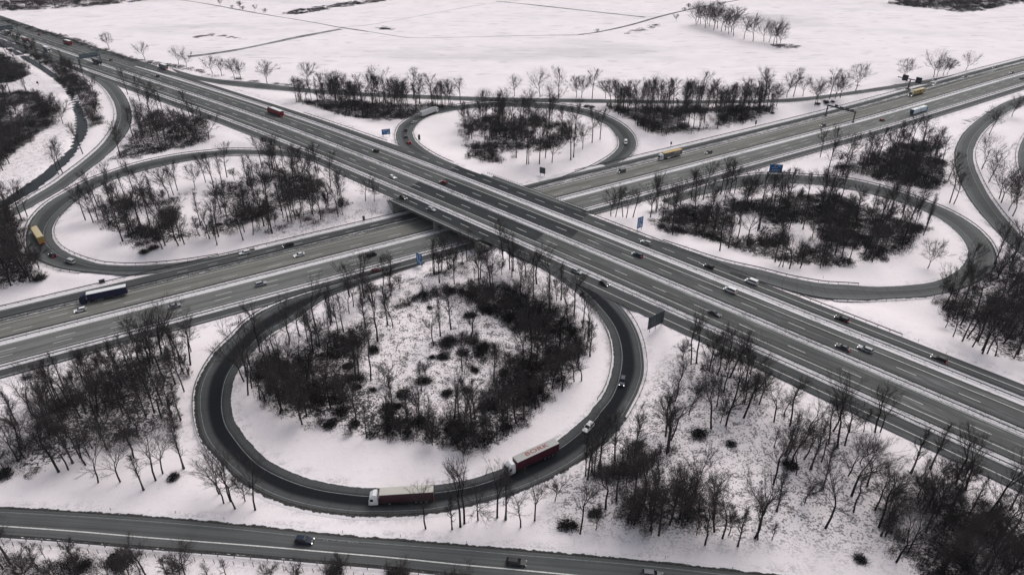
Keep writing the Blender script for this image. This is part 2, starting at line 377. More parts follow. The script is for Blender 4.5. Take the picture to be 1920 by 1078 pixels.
# ---- slip roads
F_in = [(940, 462), (975, 478), (1003, 494), (1030, 512), (1048, 523), (1060, 532)]+zz(2, 2, (450, 0), (540, 75), (640, 190), (715, 300), (755, 420), (765, 540), (740, 680), (690, 800), (600, 910))+[(1099, 782.5), (1045.3, 826.3), (992, 855), (938.8, 880), (880, 899), (815.7, 909.5), (750, 915), (695.4, 915.7), (655.4, 912), (605.3, 904.4), (555.2, 889.4), (507.6, 866.9), (478, 842), (452, 810), (438.4, 788), (432.1, 760.4), (433.4, 730.4), (440.9, 702.8), (458.4, 675.3), (480, 651.5), (507.6, 622), (550.1, 594.6), (605.3, 562), (652.9, 542), (700, 526), (750, 509), (800, 492.5)]
F_out = [(970, 460), (1005, 476), (1035, 490), (1062, 505), (1082, 517), (1100, 527)]+zz(2, 2, (640, 0), (760, 80), (850, 170), (920, 270), (965, 390), (985, 520), (985, 640), (950, 760), (890, 880))+[(1160, 797), (1120, 834.5), (1060, 877.5), (984, 914), (900, 939), (815.7, 957.5), (763.1, 962), (695.4, 963.3), (640, 960.5), (567.7, 948.3), (505, 928), (452, 897), (411, 858), (385, 825), (373.5, 792), (369.5, 755), (374, 722), (387, 692), (408, 660), (436, 631), (474, 602), (520, 575), (580, 551), (640, 533), (690, 518), (740, 503), (790, 488)]
slip('loop_slip_road', F_out, F_in, M_RF, -.02, 'front', ((2.55, 'R', .2), (.9, 'L', .16)))
C_out = [(850, 317), (800, 299), (770, 286.5), (750.3, 272.6), (743.5, 258), (744, 247), (753, 233), (780.6, 215.4), (818.2, 204.2), (868.3, 196.6), (905.9, 192.9), (960, 191.6), (1010, 192.9), (1060.2, 197.9), (1110.3, 207.9), (1155.4, 226.7), (1180.4, 245.5), (1191.7, 268), (1186, 287), (1160, 305), (1115, 319), (1060, 332), (1005, 344)]
C_in = [(885, 322), (835, 301), (800.4, 282.4), (781, 268), (773.5, 256), (773.5, 247), (782, 232), (805.7, 217.9), (850, 207.6), (880, 204), (910, 201.7), (960, 200.4), (1008, 203), (1055, 207.5), (1103, 219), (1140, 236), (1157, 254), (1161.7, 268), (1153, 284), (1130, 302), (1092, 321), (1045, 336.5), (1000, 349)]
slip('loop_slip_road', C_out, C_in, M_R, -.02, 'rear', ((2.6, 'R', .2), (.7, 'L', .16)))
L_out = [(660, 300), (615, 290), (565, 283), (520, 280.5), (480, 280), (425.9, 280), (350.7, 288.8), (275.6, 302.6), (212.9, 321.4), (162.8, 340.1), (120.2, 362.7), (85.2, 385.2), (60.1, 412.8), (51.4, 440.3), (52.6, 462.9), (65.1, 480.4), (95.2, 495.5), (130.3, 505.5), (175.4, 513), (240, 516.5), (310, 509), (400, 492), (480, 472)]
L_in = [(668, 318), (620, 306), (570, 297), (525, 292.5), (480, 291), (425.9, 292.5), (350.7, 302.6), (275.6, 318.8), (212.9, 337.6), (175.4, 355.2), (140.3, 377.7), (112.7, 402.8), (98.5, 424), (97, 443), (109, 462.5), (135.3, 477.9), (175.4, 489.2), (215, 494.8), (255, 496.7), (300, 495.2), (345, 490.5), (410, 480), (480, 464)]
slip('loop_slip_road', L_out, L_in, M_R, -.02, 'left', ((3.0, 'R', .2), (.8, 'L', .16)))
R_out = [(1240, 377), (1300, 355), (1370, 338), (1440, 329.5), (1515.2, 330.1), (1590.3, 336.4), (1665.5, 353.9), (1728.1, 375.2), (1778.2, 395.3), (1820.8, 420.3), (1850.8, 447.9), (1865, 474), (1864, 499), (1842, 521), (1800.7, 540), (1740.6, 554), (1665.5, 560), (1615.4, 560), (1552.7, 555), (1497.6, 546.3), (1440, 531), (1360, 507), (1290, 480), (1220, 451)]
R_in = [(1245, 386), (1305, 366), (1373, 350), (1440, 343), (1515.2, 345.2), (1590.3, 355.2), (1662, 371.5), (1721, 391), (1763, 411), (1793, 434), (1811, 456), (1816, 476), (1807, 497), (1786, 514), (1753.1, 528), (1705, 535), (1640, 538.8), (1590.3, 537.5), (1535, 532.5), (1480, 521.5), (1430, 508), (1351, 489), (1280, 466), (1210, 443)]
slip('loop_slip_road', R_out, R_in, M_R2, -.02, 'right', ((2.8, 'R', .2), (.8, 'L', .16)))
LT_l = [(70, 101), (115, 116), (160.3, 140.3), (190.4, 160.3), (210.4, 185.4), (219.4, 212.9), (212.9, 240.5), (192.9, 270), (162.8, 297.6), (130.3, 322.6), (100.2, 345.2), (50.1, 375.2), (0, 405.3), (-70, 440)]
LT_r = [(82, 95), (135, 112), (185, 138), (217.9, 160.8), (236.5, 185.4), (245.5, 212.9), (241, 241), (220.4, 270), (193, 297), (160, 322), (128, 347), (75.2, 377.7), (28, 403), (-40, 436)]
slip('curved_slip_road', LT_l, LT_r, M_R2, -.025, 'left_rear', ((2.4, 'L', .2), (.6, 'R', .16)))
RT_l = [(1990, 161), (1950, 172), (1920, 180.6), (1880.9, 195.5), (1840.8, 220), (1811, 246), (1795.7, 270), (1790.7, 293), (1796, 325), (1811, 360.2), (1835.8, 395.3), (1878.4, 442.8), (1920, 480), (1985, 530)]
RT_r = [(2000, 170), (1960, 181), (1930, 190), (1896, 206), (1866, 226), (1842, 248), (1828.3, 270), (1823.3, 293), (1830.8, 322.6), (1850.8, 362.7), (1880.9, 405.3), (1924, 452), (1965, 488), (2020, 530)]
slip('curved_slip_road', RT_l, RT_r, M_R2, -.025, 'right_rear', ((2.6, 'R', .2), (.7, 'L', .16)))
X_l = [(1990, 205), (1950, 228), (1924, 252), (1911, 278), (1909, 303), (1918, 335), (1950, 385)]
X_r = [(2040, 215), (2000, 235), (1970, 258), (1950, 282), (1948, 303), (1955, 330), (1990, 378)]
slip('curved_slip_road', X_l, X_r, M_R2, -.03, 'far_right', ((.8, 'L', .16),))
T_l = [(322, 129), (370, 142.5), (420, 150), (480, 156.5), (555, 165), (630, 171), (705, 175.5), (800, 179), (880, 182), (960, 184), (1085, 186.2), (1285, 189), (1440, 187), (1515, 182), (1590, 172), (1690, 157.5), (1790, 141), (1920, 112.5), (2050, 84)]
T_r = [(334, 138), (375, 150.5), (425, 158), (480, 164.5), (555, 172.5), (630, 177.8), (705, 182), (800, 186), (880, 189), (960, 191), (1085, 192.6), (1285, 194.6), (1440, 193), (1515, 189), (1590, 180.5), (1690, 165), (1790, 149), (1920, 121), (2050, 93)]
slip('parallel_side_road', T_l, T_r, M_R2, -.025, 'rear_local', ((.5, 'L', .14), (.5, 'R', .14)))
Bt = [(-700, 917), (-350, 933), (-90, 949), (0, 953.3), (125, 960), (250.5, 968.3), (365, 977.5), (480, 988.8), (630.3, 1005), (730.5, 1013.4), (845, 1022), (960, 1032), (1085, 1042.5), (1210, 1053.5), (1325, 1066), (1440, 1079), (1600, 1098), (1950, 1142), (2400, 1200)]
Bb = [(-700, 955), (-350, 975), (-90, 995), (0, 1001), (125, 1010), (250.5, 1021), (365, 1030), (480, 1039), (605, 1050), (730.5, 1061), (855.8, 1074), (965, 1084), (1090, 1096), (1215, 1109), (1325, 1122), (1440, 1136), (1600, 1156), (1950, 1203), (2400, 1266)]
o = slip('local_road', Bt, Bb, M_LOC, 0.0, 'front_local', ((1.0, 'L', .17), (2.35, 'R', .32)))
lr, rr = RAMPS['front_local']
o.data.uv_layers[0].data.foreach_set('uv', (np.array([c for l in o.data.uv_layers[0].data for c in l.uv]).reshape(-1, 2)*np.array([12.0, 1])).astype(np.float32).ravel())
# faded lettering worn to unreadable blocks on the local road
FD = MB()
for x0, x1, y0, y1 in ((595, 597, 1007, 1010), (606, 609, 1008.5, 1013), (612, 615, 1009.5, 1014), (622, 625, 1010.5, 1014), (627, 629, 1011.5, 1014), (633, 640, 1013, 1014.6), (643, 647, 1012, 1015), (653, 657, 1014, 1017), (659, 665, 1016, 1017.4), (668, 671, 1015, 1018)):
    q = [gh(x, y) for x, y in ((x0, y0), (x1, y0+.3), (x1, y1), (x0, y1-.3))]
    zr = float(np.mean(lr[:, 2])); FD.add([(p[0], p[1], BASE+.02) for p in q], [(0, 1, 2, 3)])
FD.build('worn_road_lettering', M_MARKF)['kind'] = 'structure'
# canal
W_l = [(-60, 66), (0, 85.2), (62.6, 119.2), (112.7, 156), (133, 190.4), (141, 225.5), (134, 270), (108, 297), (82, 319), (46, 346), (0, 375.2), (-60, 402)]
W_r = [(-60, 61), (0, 80.8), (66, 113.5), (120.2, 152), (142, 182), (158.5, 212.9), (161, 243), (148, 272), (126, 300), (99, 325), (66, 352), (16, 380), (-45, 408)]
M_WATER = NT('dark_canal_water').out((.010, .013, .015), .35, 0, .12)
Wl = resample(cat(np.array([gh(*p) for p in W_l])), 80); Wr = resample(cat(np.array([gh(*p) for p in W_r])), 80)
WZ = 1.9; Wl[:, 2] = WZ; Wr[:, 2] = WZ
CANAL = np.c_[(Wl+Wr)[:, :2]/2, np.linalg.norm((Wr-Wl)[:, :2], axis=1)/2]
dW = (Wr-Wl)/np.linalg.norm(Wr-Wl, axis=1)[:, None]
ribbon('canal_water', Wl-dW*1.0, Wr+dW*1.0, M_WATER, 3)
MARKS.build('lane_markings', M_MARK)['kind'] = 'structure'; MARKR.build('edge_markings', M_MARKR)['kind'] = 'structure'

def fringe_mat(name, amount):
    t = NT(name); uv = t.n('ShaderNodeUVMap').outputs[0]; p = t.pos(); sep = t.n('ShaderNodeSeparateXYZ'); t.put(sep.inputs[0], uv)
    n = t.math('ADD', t.math('MULTIPLY', t.noise(p, .9, 4, .65), .55), t.math('MULTIPLY', t.noise(p, .22, 3), .45))
    th = t.math('ADD', n, t.math('MULTIPLY', t.math('SUBTRACT', .45, sep.outputs[0]), .55))
    d = t.ramp(th, .62-amount, .70-amount)
    dirt = t.mix(t.ramp(t.noise(p, 2.5, 3, .7), .3, .7), (.018, .018, .018), (.075, .072, .066))
    return t.out(t.mix(d, (.74, .70, .715), dirt), .9, 0, .1)
M_FR1 = fringe_mat('grassy_snow_edge', .20); M_FR2 = fringe_mat('thin_snow_edge', .08)
def fringe(key, side, w, mat, f0=0.0, f1=1.0):
    L, R = RAMPS[key]; n = len(L); u = (R-L)/np.linalg.norm(R-L, axis=1)[:, None]; u[:, 2] = 0; a = slice(int(n*f0), int(n*f1))
    I = (L if side == 'L' else R)[a]; O = I+(-u if side == 'L' else u)[a]*w
    I = I+np.array([0, 0, .006])-(O-I)*.02; O = O-np.array([0, 0, .17])
    ribbon('road_edge_grass', I, O, mat, 4, unit=True)
fringe('front', 'L', 1.7, M_FR1, .30, .97); fringe('front', 'R', .8, M_FR2, .13, .97)
for k_ in ('left', 'right'): fringe(k_, 'L', 1.2, M_FR1, .1, .8); fringe(k_, 'R', .7, M_FR2, .1, .8)
fringe('rear', 'L', 1.1, M_FR2, .1, .85); fringe('rear', 'R', .8, M_FR2, .1, .85)
fringe('left_rear', 'R', 1.0, M_FR1, .2, .98); fringe('left_rear', 'L', .8, M_FR2, .2, .98); fringe('right_rear', 'L', .9, M_FR1, .2, 1); fringe('right_rear', 'R', .8, M_FR2, .2, 1)
fringe('front_local', 'L', 1.5, M_FR1); fringe('front_local', 'R', 1.3, M_FR1); fringe('rear_local', 'L', 1.6, M_FR1, .1, 1); fringe('rear_local', 'R', 1.0, M_FR2, .1, 1)
# ------------------------------------------------------------------ woods: areas traced on the ground
def inpoly(x, y, poly):
    P = np.asarray(poly); r = np.zeros(np.shape(x), bool); n = len(P); j = n-1
    for i in range(n):
        c = ((P[i, 1] > y) != (P[j, 1] > y)) & (x < (P[j, 0]-P[i, 0])*(y-P[i, 1])/(P[j, 1]-P[i, 1]+1e-12)+P[i, 0]); r ^= c; j = i
    return r
def segdist(x, y, poly):
    P = np.asarray(poly); d = np.full(np.shape(x), 1e9)
    for i in range(len(P)):
        a = P[i]; b = P[(i+1) % len(P)]; ab = b-a
        t = np.clip(((x-a[0])*ab[0]+(y-a[1])*ab[1])/(ab@ab+1e-9), 0, 1)
        d = np.minimum(d, np.hypot(x-a[0]-ab[0]*t, y-a[1]-ab[1]*t))
    return d
_h = RNG.random((256, 256))
def vnoise(x, y, s, o=0):
    x = np.asarray(x)/s+o*17.3; y = np.asarray(y)/s+o*9.1
    i = np.floor(x).astype(int); j = np.floor(y).astype(int); fx = x-i; fy = y-j; fx = fx*fx*(3-2*fx); fy = fy*fy*(3-2*fy)
    G = lambda a, b: _h[a % 256, b % 256]
    return (G(i, j)*(1-fx)+G(i+1, j)*fx)*(1-fy)+(G(i, j+1)*(1-fx)+G(i+1, j+1)*fx)*fy
def fnoise(x, y, s, o=0): return .55*vnoise(x, y, s, o)+.3*vnoise(x, y, s/2.1, o+1)+.15*vnoise(x, y, s/4.3, o+2)
G2 = lambda pts: np.array([gh(*p)[:2] for p in pts])
# name: (outline, cleared holes, brush cover 0..1, brush height, description)
WOODS = {
 'front_loop': ([(447, 700), (470, 735), (520, 782), (600, 805), (700, 822), (790, 828), (870, 852), (935, 838), (985, 805), (1040, 750), (1085, 700), (1110, 655), (1098, 610), (1055, 568), (1000, 545), (940, 528), (900, 520), (850, 532), (770, 545), (690, 590), (610, 622), (540, 652), (480, 662)],
   [[(668, 655), (700, 620), (765, 575), (850, 552), (900, 580), (950, 610), (972, 645), (945, 690), (915, 725), (885, 765), (830, 782), (770, 770), (720, 745), (690, 715)]], .58, 1.8),
 'front_clearing_bushes': ([(785, 655), (830, 632), (900, 628), (940, 648), (930, 672), (890, 690), (862, 706), (842, 684), (800, 690)], [[(838, 650), (884, 643), (890, 668), (850, 674)], [(800, 660), (818, 655), (822, 672), (804, 676)]], .62, 2.0),
 'front_loop_rim': ([(492, 758), (560, 782), (650, 800), (760, 806), (860, 822), (930, 812), (985, 775), (1000, 790), (940, 835), (870, 852), (790, 829), (700, 823), (600, 806), (520, 783)], [], .80, 1.5),
 'left_front': ([(55, 800), (110, 735), (200, 690), (280, 655), (365, 655), (362, 690), (335, 760), (345, 800), (300, 815), (240, 838), (150, 860), (60, 900), (10, 895), (0, 850)], [], .50, 1.5),
 'left_loop': ([(165, 395), (200, 370), (300, 372), (380, 345), (430, 338), (520, 318), (605, 335), (617, 350), (600, 372), (520, 400), (440, 442), (370, 452), (300, 465), (262, 472), (215, 445), (180, 420)],
   [[(340, 355), (395, 345), (420, 390), (380, 430), (340, 420)], [(250, 395), (290, 390), (300, 420), (255, 425)], [(470, 345), (520, 340), (530, 365), (480, 372)]], .54, 1.9),
 'left_loop_slope': ([(480, 425), (560, 400), (640, 370), (690, 385), (640, 408), (560, 432), (482, 445)], [], .32, 1.0),
 'left_rear_triangle': ([(190, 305), (230, 270), (262, 225), (300, 205), (395, 222), (405, 262), (330, 282), (260, 298)], [], .60, 2.0),
 'far_left_bank': ([(20, 75), (80, 95), (125, 118), (170, 160), (190, 200), (200, 232), (165, 242), (140, 190), (90, 130), (40, 98)], [], .62, 2.2),
 'far_left_thicket': ([(-60, 100), (0, 98), (50, 120), (62, 140), (30, 155), (-60, 165)], [], .72, 2.4),
 'far_left_wood': ([(-80, 175), (0, 172), (70, 172), (115, 205), (110, 232), (60, 265), (20, 300), (0, 325), (-80, 345)], [[(20, 200), (50, 195), (60, 215), (25, 225)]], .72, 2.6),
 'left_edge_wood': ([(-60, 402), (0, 395), (40, 392), (50, 420), (42, 470), (80, 500), (78, 525), (40, 540), (-60, 545)], [], .62, 2.2),
 'rear_loop': ([(862, 238), (890, 218), (960, 218), (1020, 222), (1060, 230), (1082, 246), (1062, 275), (1015, 292), (960, 308), (930, 310), (880, 300), (864, 278)], [[(930, 288), (990, 280), (1015, 290), (950, 312)], [(885, 250), (915, 245), (920, 265), (890, 270)], [(1000, 240), (1040, 245), (1030, 262), (1000, 258)]], .56, 2.4),
 'rear_left': ([(548, 190), (600, 184), (700, 190), (850, 196), (866, 203), (825, 205), (790, 222), (720, 228), (650, 220), (600, 208)], [], .62, 2.4),
 'rear_right': ([(1133, 200), (1200, 201), (1320, 199), (1440, 196), (1456, 208), (1420, 228), (1330, 247), (1240, 258), (1215, 252), (1185, 230)], [[(1290, 215), (1340, 212), (1345, 235), (1290, 238)]], .66, 2.6),
 'right_loop': ([(1208, 418), (1240, 398), (1300, 382), (1400, 372), (1500, 362), (1560, 358), (1600, 378), (1680, 402), (1755, 430), (1735, 445), (1700, 478), (1660, 492), (1580, 505), (1480, 498), (1430, 486), (1380, 470), (1300, 445), (1250, 440)],
   [[(1370, 405), (1430, 400), (1440, 440), (1380, 445)], [(1470, 425), (1520, 420), (1540, 455), (1480, 470)], [(1560, 465), (1620, 470), (1600, 490)]], .66, 2.0),
 'right_rear_triangle': ([(1535, 312), (1600, 300), (1680, 268), (1745, 265), (1770, 300), (1790, 335), (1762, 362), (1690, 352), (1610, 330)], [], .66, 2.4),
 'right_edge_wood': ([(1750, 560), (1790, 525), (1850, 500), (1930, 470), (1990, 500), (1990, 700), (1930, 690), (1870, 670), (1800, 640), (1755, 600)], [], .50, 2.0),
 'corner_thicket': ([(1640, 960), (1690, 925), (1740, 905), (1850, 925), (1935, 965), (1990, 1060), (1990, 1180), (1720, 1140), (1690, 1060), (1650, 1020)], [[(1690, 965), (1730, 960), (1740, 1000), (1700, 1010)], [(1830, 1020), (1880, 1030), (1860, 1060)]], .56, 2.2),
 'front_brush_bank': ([(1095, 895), (1130, 868), (1190, 850), (1240, 832), (1290, 826), (1275, 848), (1220, 880), (1170, 908), (1110, 908)], [], .75, 2.4),
 'front_right_brush': ([(1120, 960), (1180, 905), (1260, 905), (1330, 930), (1400, 955), (1350, 1000), (1250, 1010), (1170, 990)], [], .50, 1.6),
 'front_right_copse': ([(1265, 670), (1330, 655), (1400, 690), (1440, 720), (1420, 760), (1350, 770), (1290, 740)], [], .40, 1.4),
 'bottom_strip': ([(-60, 1032), (0, 1035), (150, 1045), (300, 1062), (420, 1075), (440, 1110), (-60, 1110)], [], .42, 1.3),
 'bridge_bank': ([(640, 545), (760, 512), (850, 492), (900, 470), (925, 485), (870, 518), (760, 550), (680, 585)], [], .34, 1.2),
 'right_motorway_bank': ([(1215, 395), (1300, 368), (1400, 348), (1480, 340), (1500, 352), (1400, 364), (1290, 386)], [], .35, 1.2),
}
WG = {k: (G2(v[0]), [G2(h) for h in v[1]], v[2], v[3]) for k, v in WOODS.items()}
def wood_mask(x, y, soft=5.0):
    m = np.zeros(np.shape(x))
    for k, (P, holes, c, h) in WG.items():
        lo = P.min(0)-soft; hi = P.max(0)+soft
        sel = (x > lo[0]) & (x < hi[0]) & (y > lo[1]) & (y < hi[1])
        if not sel.any(): continue
        xs, ys = x[sel], y[sel]; d = segdist(xs, ys, P); i = inpoly(xs, ys, P)
        v = np.where(i, .5+.5*np.clip(d/soft, 0, 1), .5-.5*np.clip(d/soft, 0, 1))
        for hp in holes:
            dd = segdist(xs, ys, hp); ii = inpoly(xs, ys, hp)
            hv = np.where(ii, .5+.5*np.clip(dd/soft, 0, 1), .5-.5*np.clip(dd/soft, 0, 1)); v = v*(1-hv*.72)
        m[sel] = np.maximum(m[sel], v*min(1.0, c+.2))
    return m
# light scatter of tufts: front right area, verge edges
TUFT = [(G2([(1020, 880), (1120, 780), (1260, 640), (1400, 680), (1600, 800), (1760, 900), (1700, 1060), (1300, 1040), (1000, 1000)]), .85), (G2([(470, 690), (700, 560), (960, 500), (1110, 650), (900, 850), (600, 810)]), .95),
        (G2([(-50, 880), (350, 830), (390, 900), (300, 640), (60, 720), (-50, 930)]), .85), (G2([(-60, 1030), (700, 1075), (700, 1130), (-60, 1110)]), .6), (G2([(480, 410), (700, 365), (760, 395), (640, 440), (480, 460)]), .5),
        (G2([(-80, 90), (60, 100), (160, 240), (60, 360), (-80, 420)]), .45), (G2([(640, 530), (900, 460), (960, 490), (700, 600)]), .6), (G2([(1560, 850), (1800, 880), (1700, 1078), (1500, 1078)]), .6)]
# ------------------------------------------------------------------ terrain
gx = np.r_[-3200, -2400, -1800, -1400, -1150, -950, np.arange(-820, -430, 14), np.arange(-426, 427, 3.0), np.arange(440, 830, 14), 950, 1150, 1400, 1800, 2400, 3200]
gy = np.r_[-400, -150, 0, 40, np.arange(60, 101, 10), np.arange(104, 640, 3.0), np.arange(648, 1300, 14), 1400, 1550, 1750, 2000, 2400, 3000, 3800, 5000]
TX, TY = np.meshgrid(gx, gy); shp = TX.shape; tx, ty = TX.ravel(), TY.ravel()
tz = H0(tx, ty)
tz += (fnoise(tx, ty, 60, 3)-.5)*.5*np.clip((np.hypot(tx, ty-300)-0)/200, 0, 1)*(np.abs(AX.inv(tx, ty)[1]) > 60)*0
RP = np.array(ROADPTS); cell = {}
near = np.full(len(tx), 1e9); rz = np.zeros(len(tx)); sel = np.where((ty < 1400) & (np.abs(tx) < 900))[0]
for c in range(0, len(sel), 4000):
    s_ = sel[c:c+4000]; d = np.hypot(tx[s_, None]-RP[None, :, 0], ty[s_, None]-RP[None, :, 1])-RP[None, :, 3]
    low = d < 3.2; zc = np.where(low, RP[None, :, 2], 1e9).min(1); j = d.argmin(1)
    near[s_] = d[np.arange(len(s_)), j]; rz[s_] = np.where(zc < 1e8, zc, RP[j, 2])
bl = 1-sm(2.4, 9.0, near)
tz = tz*(1-bl)+(rz-.22)*bl
dc = np.full(len(tx), 1e9)
for c in range(0, len(sel), 8000):
    s_ = sel[c:c+8000]; dc[s_] = (np.hypot(tx[s_, None]-CANAL[None, :, 0], ty[s_, None]-CANAL[None, :, 1])-CANAL[None, :, 2]).min(1)
tz = tz-(2.0*(1-sm(-.5, 2.5, dc)))
# under the bridge the ground stays at the level of the low road
kb_, ob_ = BX.inv(tx, ty); under = np.abs(ob_-1.2) < 28.0
tz = np.where(under & (np.abs(kb_-BKC) < 60), np.minimum(tz, zB(kb_)-.22), tz)
idx = np.arange(len(tx)).reshape(shp)
Fq = np.stack([idx[:-1, :-1], idx[:-1, 1:], idx[1:, 1:], idx[1:, :-1]], -1).reshape(-1, 4)
wm = wood_mask(tx, ty); tf = np.zeros(len(tx))
for P, a in TUFT:
    i = inpoly(tx, ty, P); tf = np.maximum(tf, np.where(i, a*np.clip(segdist(tx, ty, P)/8, .2, 1), 0))
tf *= (near > 2.5)
fieldm = sm(0, 40, ty-np.interp(tx, [-700, -374, -198, 0, 200, 445, 700], [900, 652, 542, 488, 492, 622, 760]))
t = NT('snow_ground'); p = t.pos()
wA, wT, wF, wV = (t.attr(n).outputs['Fac'] for n in ('wood', 'tuft', 'field', 'verge'))
soft = t.mix(t.ramp(t.noise(p, .045, 4), .3, .7), (.885, .815, .825), (.82, .755, .765))
bigger = t.noise(p, .35, 4, .65); fine = t.noise(p, 1.7, 4, .7); tiny = t.noise(p, 4.5, 2, .6); mid = t.noise(p, .8, 5, .7, .6)
soft = t.mix(t.math('MULTIPLY', t.ramp(t.noise(p, .7, 4), .5, .8), .14), soft, (.68, .63, .655))
litter = t.mix(t.ramp(fine, .3, .7), (.030, .028, .030), (.085, .078, .076))
th = t.math('SUBTRACT', .78, t.math('MULTIPLY', wA, .42))
wmix = t.math('MULTIPLY', t.math('GREATER_THAN', wA, .02), t.ramp(t.math('SUBTRACT', t.math('ADD', t.math('MULTIPLY', mid, .6), t.math('MULTIPLY', fine, .4)), th), -.03, .05))
tmix = t.math('MULTIPLY', wT, t.ramp(t.math('ADD', t.math('MULTIPLY', fine, .6), t.math('MULTIPLY', bigger, .4)), .495, .565))
spk = t.math('MULTIPLY', t.ramp(t.math('ADD', t.math('MULTIPLY', tiny, .6), t.math('MULTIPLY', bigger, .4)), .60, .66), .62)
verge = t.math('MULTIPLY', wV, t.ramp(t.math('ADD', t.math('MULTIPLY', fine, .5), t.math('MULTIPLY', bigger, .5)), .42, .60))
fs = t.scale(p, .045, .13, 1, .12); fld = t.math('MULTIPLY', wF, t.ramp(t.noise(fs, 1.0, 2, .6), .58, .68))
fpatch = t.math('MULTIPLY', wF, t.ramp(t.noise(t.scale(p, .004, .012, 1, .2), 1.0, 4, .6), .50, .72))
rows = t.math('MULTIPLY', t.math('MULTIPLY', wF, t.ramp(t.noise(t.scale(p, .03, .25, 1, .35), 1.0, 3, .6), .5, .7)), t.ramp(t.noise(p, .006, 3), .5, .65))
c = t.mix(t.math('MULTIPLY', spk, t.math('SUBTRACT', 1.0, wF)), soft, (.30, .28, .27))
c = t.mix(t.math('MULTIPLY', fld, .36), c, (.42, .37, .38)); c = t.mix(t.math('MULTIPLY', fpatch, .45), c, (.45, .44, .46)); c = t.mix(t.math('MULTIPLY', rows, .5), c, (.40, .39, .40))
c = t.mix(tmix, c, (.07, .064, .062)); c = t.mix(t.math('MULTIPLY', verge, .85), c, (.07, .068, .062)); c = t.mix(wmix, c, litter)
bmp = t.n('ShaderNodeBump'); bmp.inputs['Strength'].default_value = .35; bmp.inputs['Distance'].default_value = .45; t.put(bmp.inputs['Height'], bigger); t.put(t.b.inputs['Normal'], bmp.outputs[0])
M_SNOW = t.out(c, .9, 0, .1)
me = npmesh('snow_ground', np.c_[tx, ty, tz], Fq, M_SNOW)
for nm, arr in (('wood', wm), ('tuft', tf), ('field', fieldm*(near > 6)), ('verge', np.clip(1-np.abs(near-.6)/1.6, 0, 1)*.8)):
    a = me.attributes.new(nm, 'FLOAT', 'POINT'); a.data.foreach_set('value', arr.astype(np.float32))
me.polygons.foreach_set('use_smooth', np.ones(len(Fq), bool))
GROUND = link('snow_ground', me); GROUND['kind'] = 'structure'
gz2 = tz.reshape(shp)
def TZ(x, y):                           # height of the built ground
    i = np.clip(np.searchsorted(gx, x)-1, 0, len(gx)-2); j = np.clip(np.searchsorted(gy, y)-1, 0, len(gy)-2)
    fx = (x-gx[i])/(gx[i+1]-gx[i]); fy = (y-gy[j])/(gy[j+1]-gy[j])
    return (gz2[j, i]*(1-fx)+gz2[j, i+1]*fx)*(1-fy)+(gz2[j+1, i]*(1-fx)+gz2[j+1, i+1]*fx)*fy
def gt(px, py):                         # picture point -> built ground
    z = BASE
    for _ in range(14):
        p = g(px, py, z); z = .5*z+.5*float(TZ(p[0], p[1]))
    return np.array([p[0], p[1], z])
# ------------------------------------------------------------------ bare winter trees
M_BARK = plain('dark_winter_bark', (.020, .018, .018), .9, var=.35, scale=1.2, spec=.1)
M_BARKP = plain('pale_winter_bark', (.06, .056, .054), .9, var=.35, scale=1.5, spec=.1)
M_TWIG = plain('bare_twigs', (.052, .045, .044), .95, var=.3, scale=.5, spec=.05)
M_TWIGP = plain('fine_pale_twigs', (.042, .038, .039), .95, var=.3, scale=.5, spec=.05)
M_BRUSH = plain('dark_bramble_leaves', (.011, .0105, .011), .9, var=.6, scale=.6, spec=.05)
M_BRUSHB = plain('brown_undergrowth_stems', (.040, .033, .031), .9, var=.5, scale=.4, spec=.05)
M_DRY = plain('dry_grey_scrub', (.14, .135, .13), .95, var=.4, scale=.3, spec=.05)
class Geo:
    def __init__(s): s.V = []; s.T = []; s.Q = []; s.n = 0
    def tube(s, P, r, k):
        P = np.asarray(P, float); n = len(P); d = np.gradient(P, axis=0); d /= np.linalg.norm(d, axis=1)[:, None]+1e-9
        u = np.cross(d, [0.31, .2, .93]); u /= np.linalg.norm(u, axis=1)[:, None]+1e-9; w = np.cross(d, u)
        a = np.arange(k)*2*np.pi/k; r = np.asarray(r)
        V = P[:, None]+r[:, None, None]*(u[:, None]*np.cos(a)[None, :, None]+w[:, None]*np.sin(a)[None, :, None])
        i = np.arange(n*k).reshape(n, k); j = np.roll(i, -1, 1)
        s.Q.append(s.n+np.stack([i[:-1], j[:-1], j[1:], i[1:]], -1).reshape(-1, 4)); s.V.append(V.reshape(-1, 3)); s.n += n*k
    def tris(s, B, T, w, rng):           # thin blades from B to T
        n = len(B)
        if not n: return
        d = T-B; q = rng.normal(size=(n, 3)); u = np.cross(d, q); u /= np.linalg.norm(u, axis=1)[:, None]+1e-9
        h = u*np.reshape(w, (-1, 1))/2
        s.V.append(np.stack([B-h, B+h, T], 1).reshape(-1, 3)); s.T.append(s.n+np.arange(3*n).reshape(n, 3)); s.n += 3*n
    def quads(s, C, size, rng, flat=.0):
        n = len(C); a = rng.normal(size=(n, 3)); a[:, 2] *= (1-flat); a /= np.linalg.norm(a, axis=1)[:, None]+1e-9
        b = np.cross(a, rng.normal(size=(n, 3))); b /= np.linalg.norm(b, axis=1)[:, None]+1e-9
        sz = np.reshape(size, (-1, 1))/2; A = a*sz; Bv = b*sz*.6
        s.V.append(np.stack([C-A, C+Bv, C+A, C-Bv], 1).reshape(-1, 3)); s.Q.append(s.n+np.arange(4*n).reshape(n, 4)); s.n += 4*n
    def arrays(s):
        return np.concatenate(s.V), [np.concatenate(x) for x in (s.T, s.Q) if x]
    def mesh(s, name, mat):
        V, F = s.arrays(); return npmesh(name, V, F, mat)
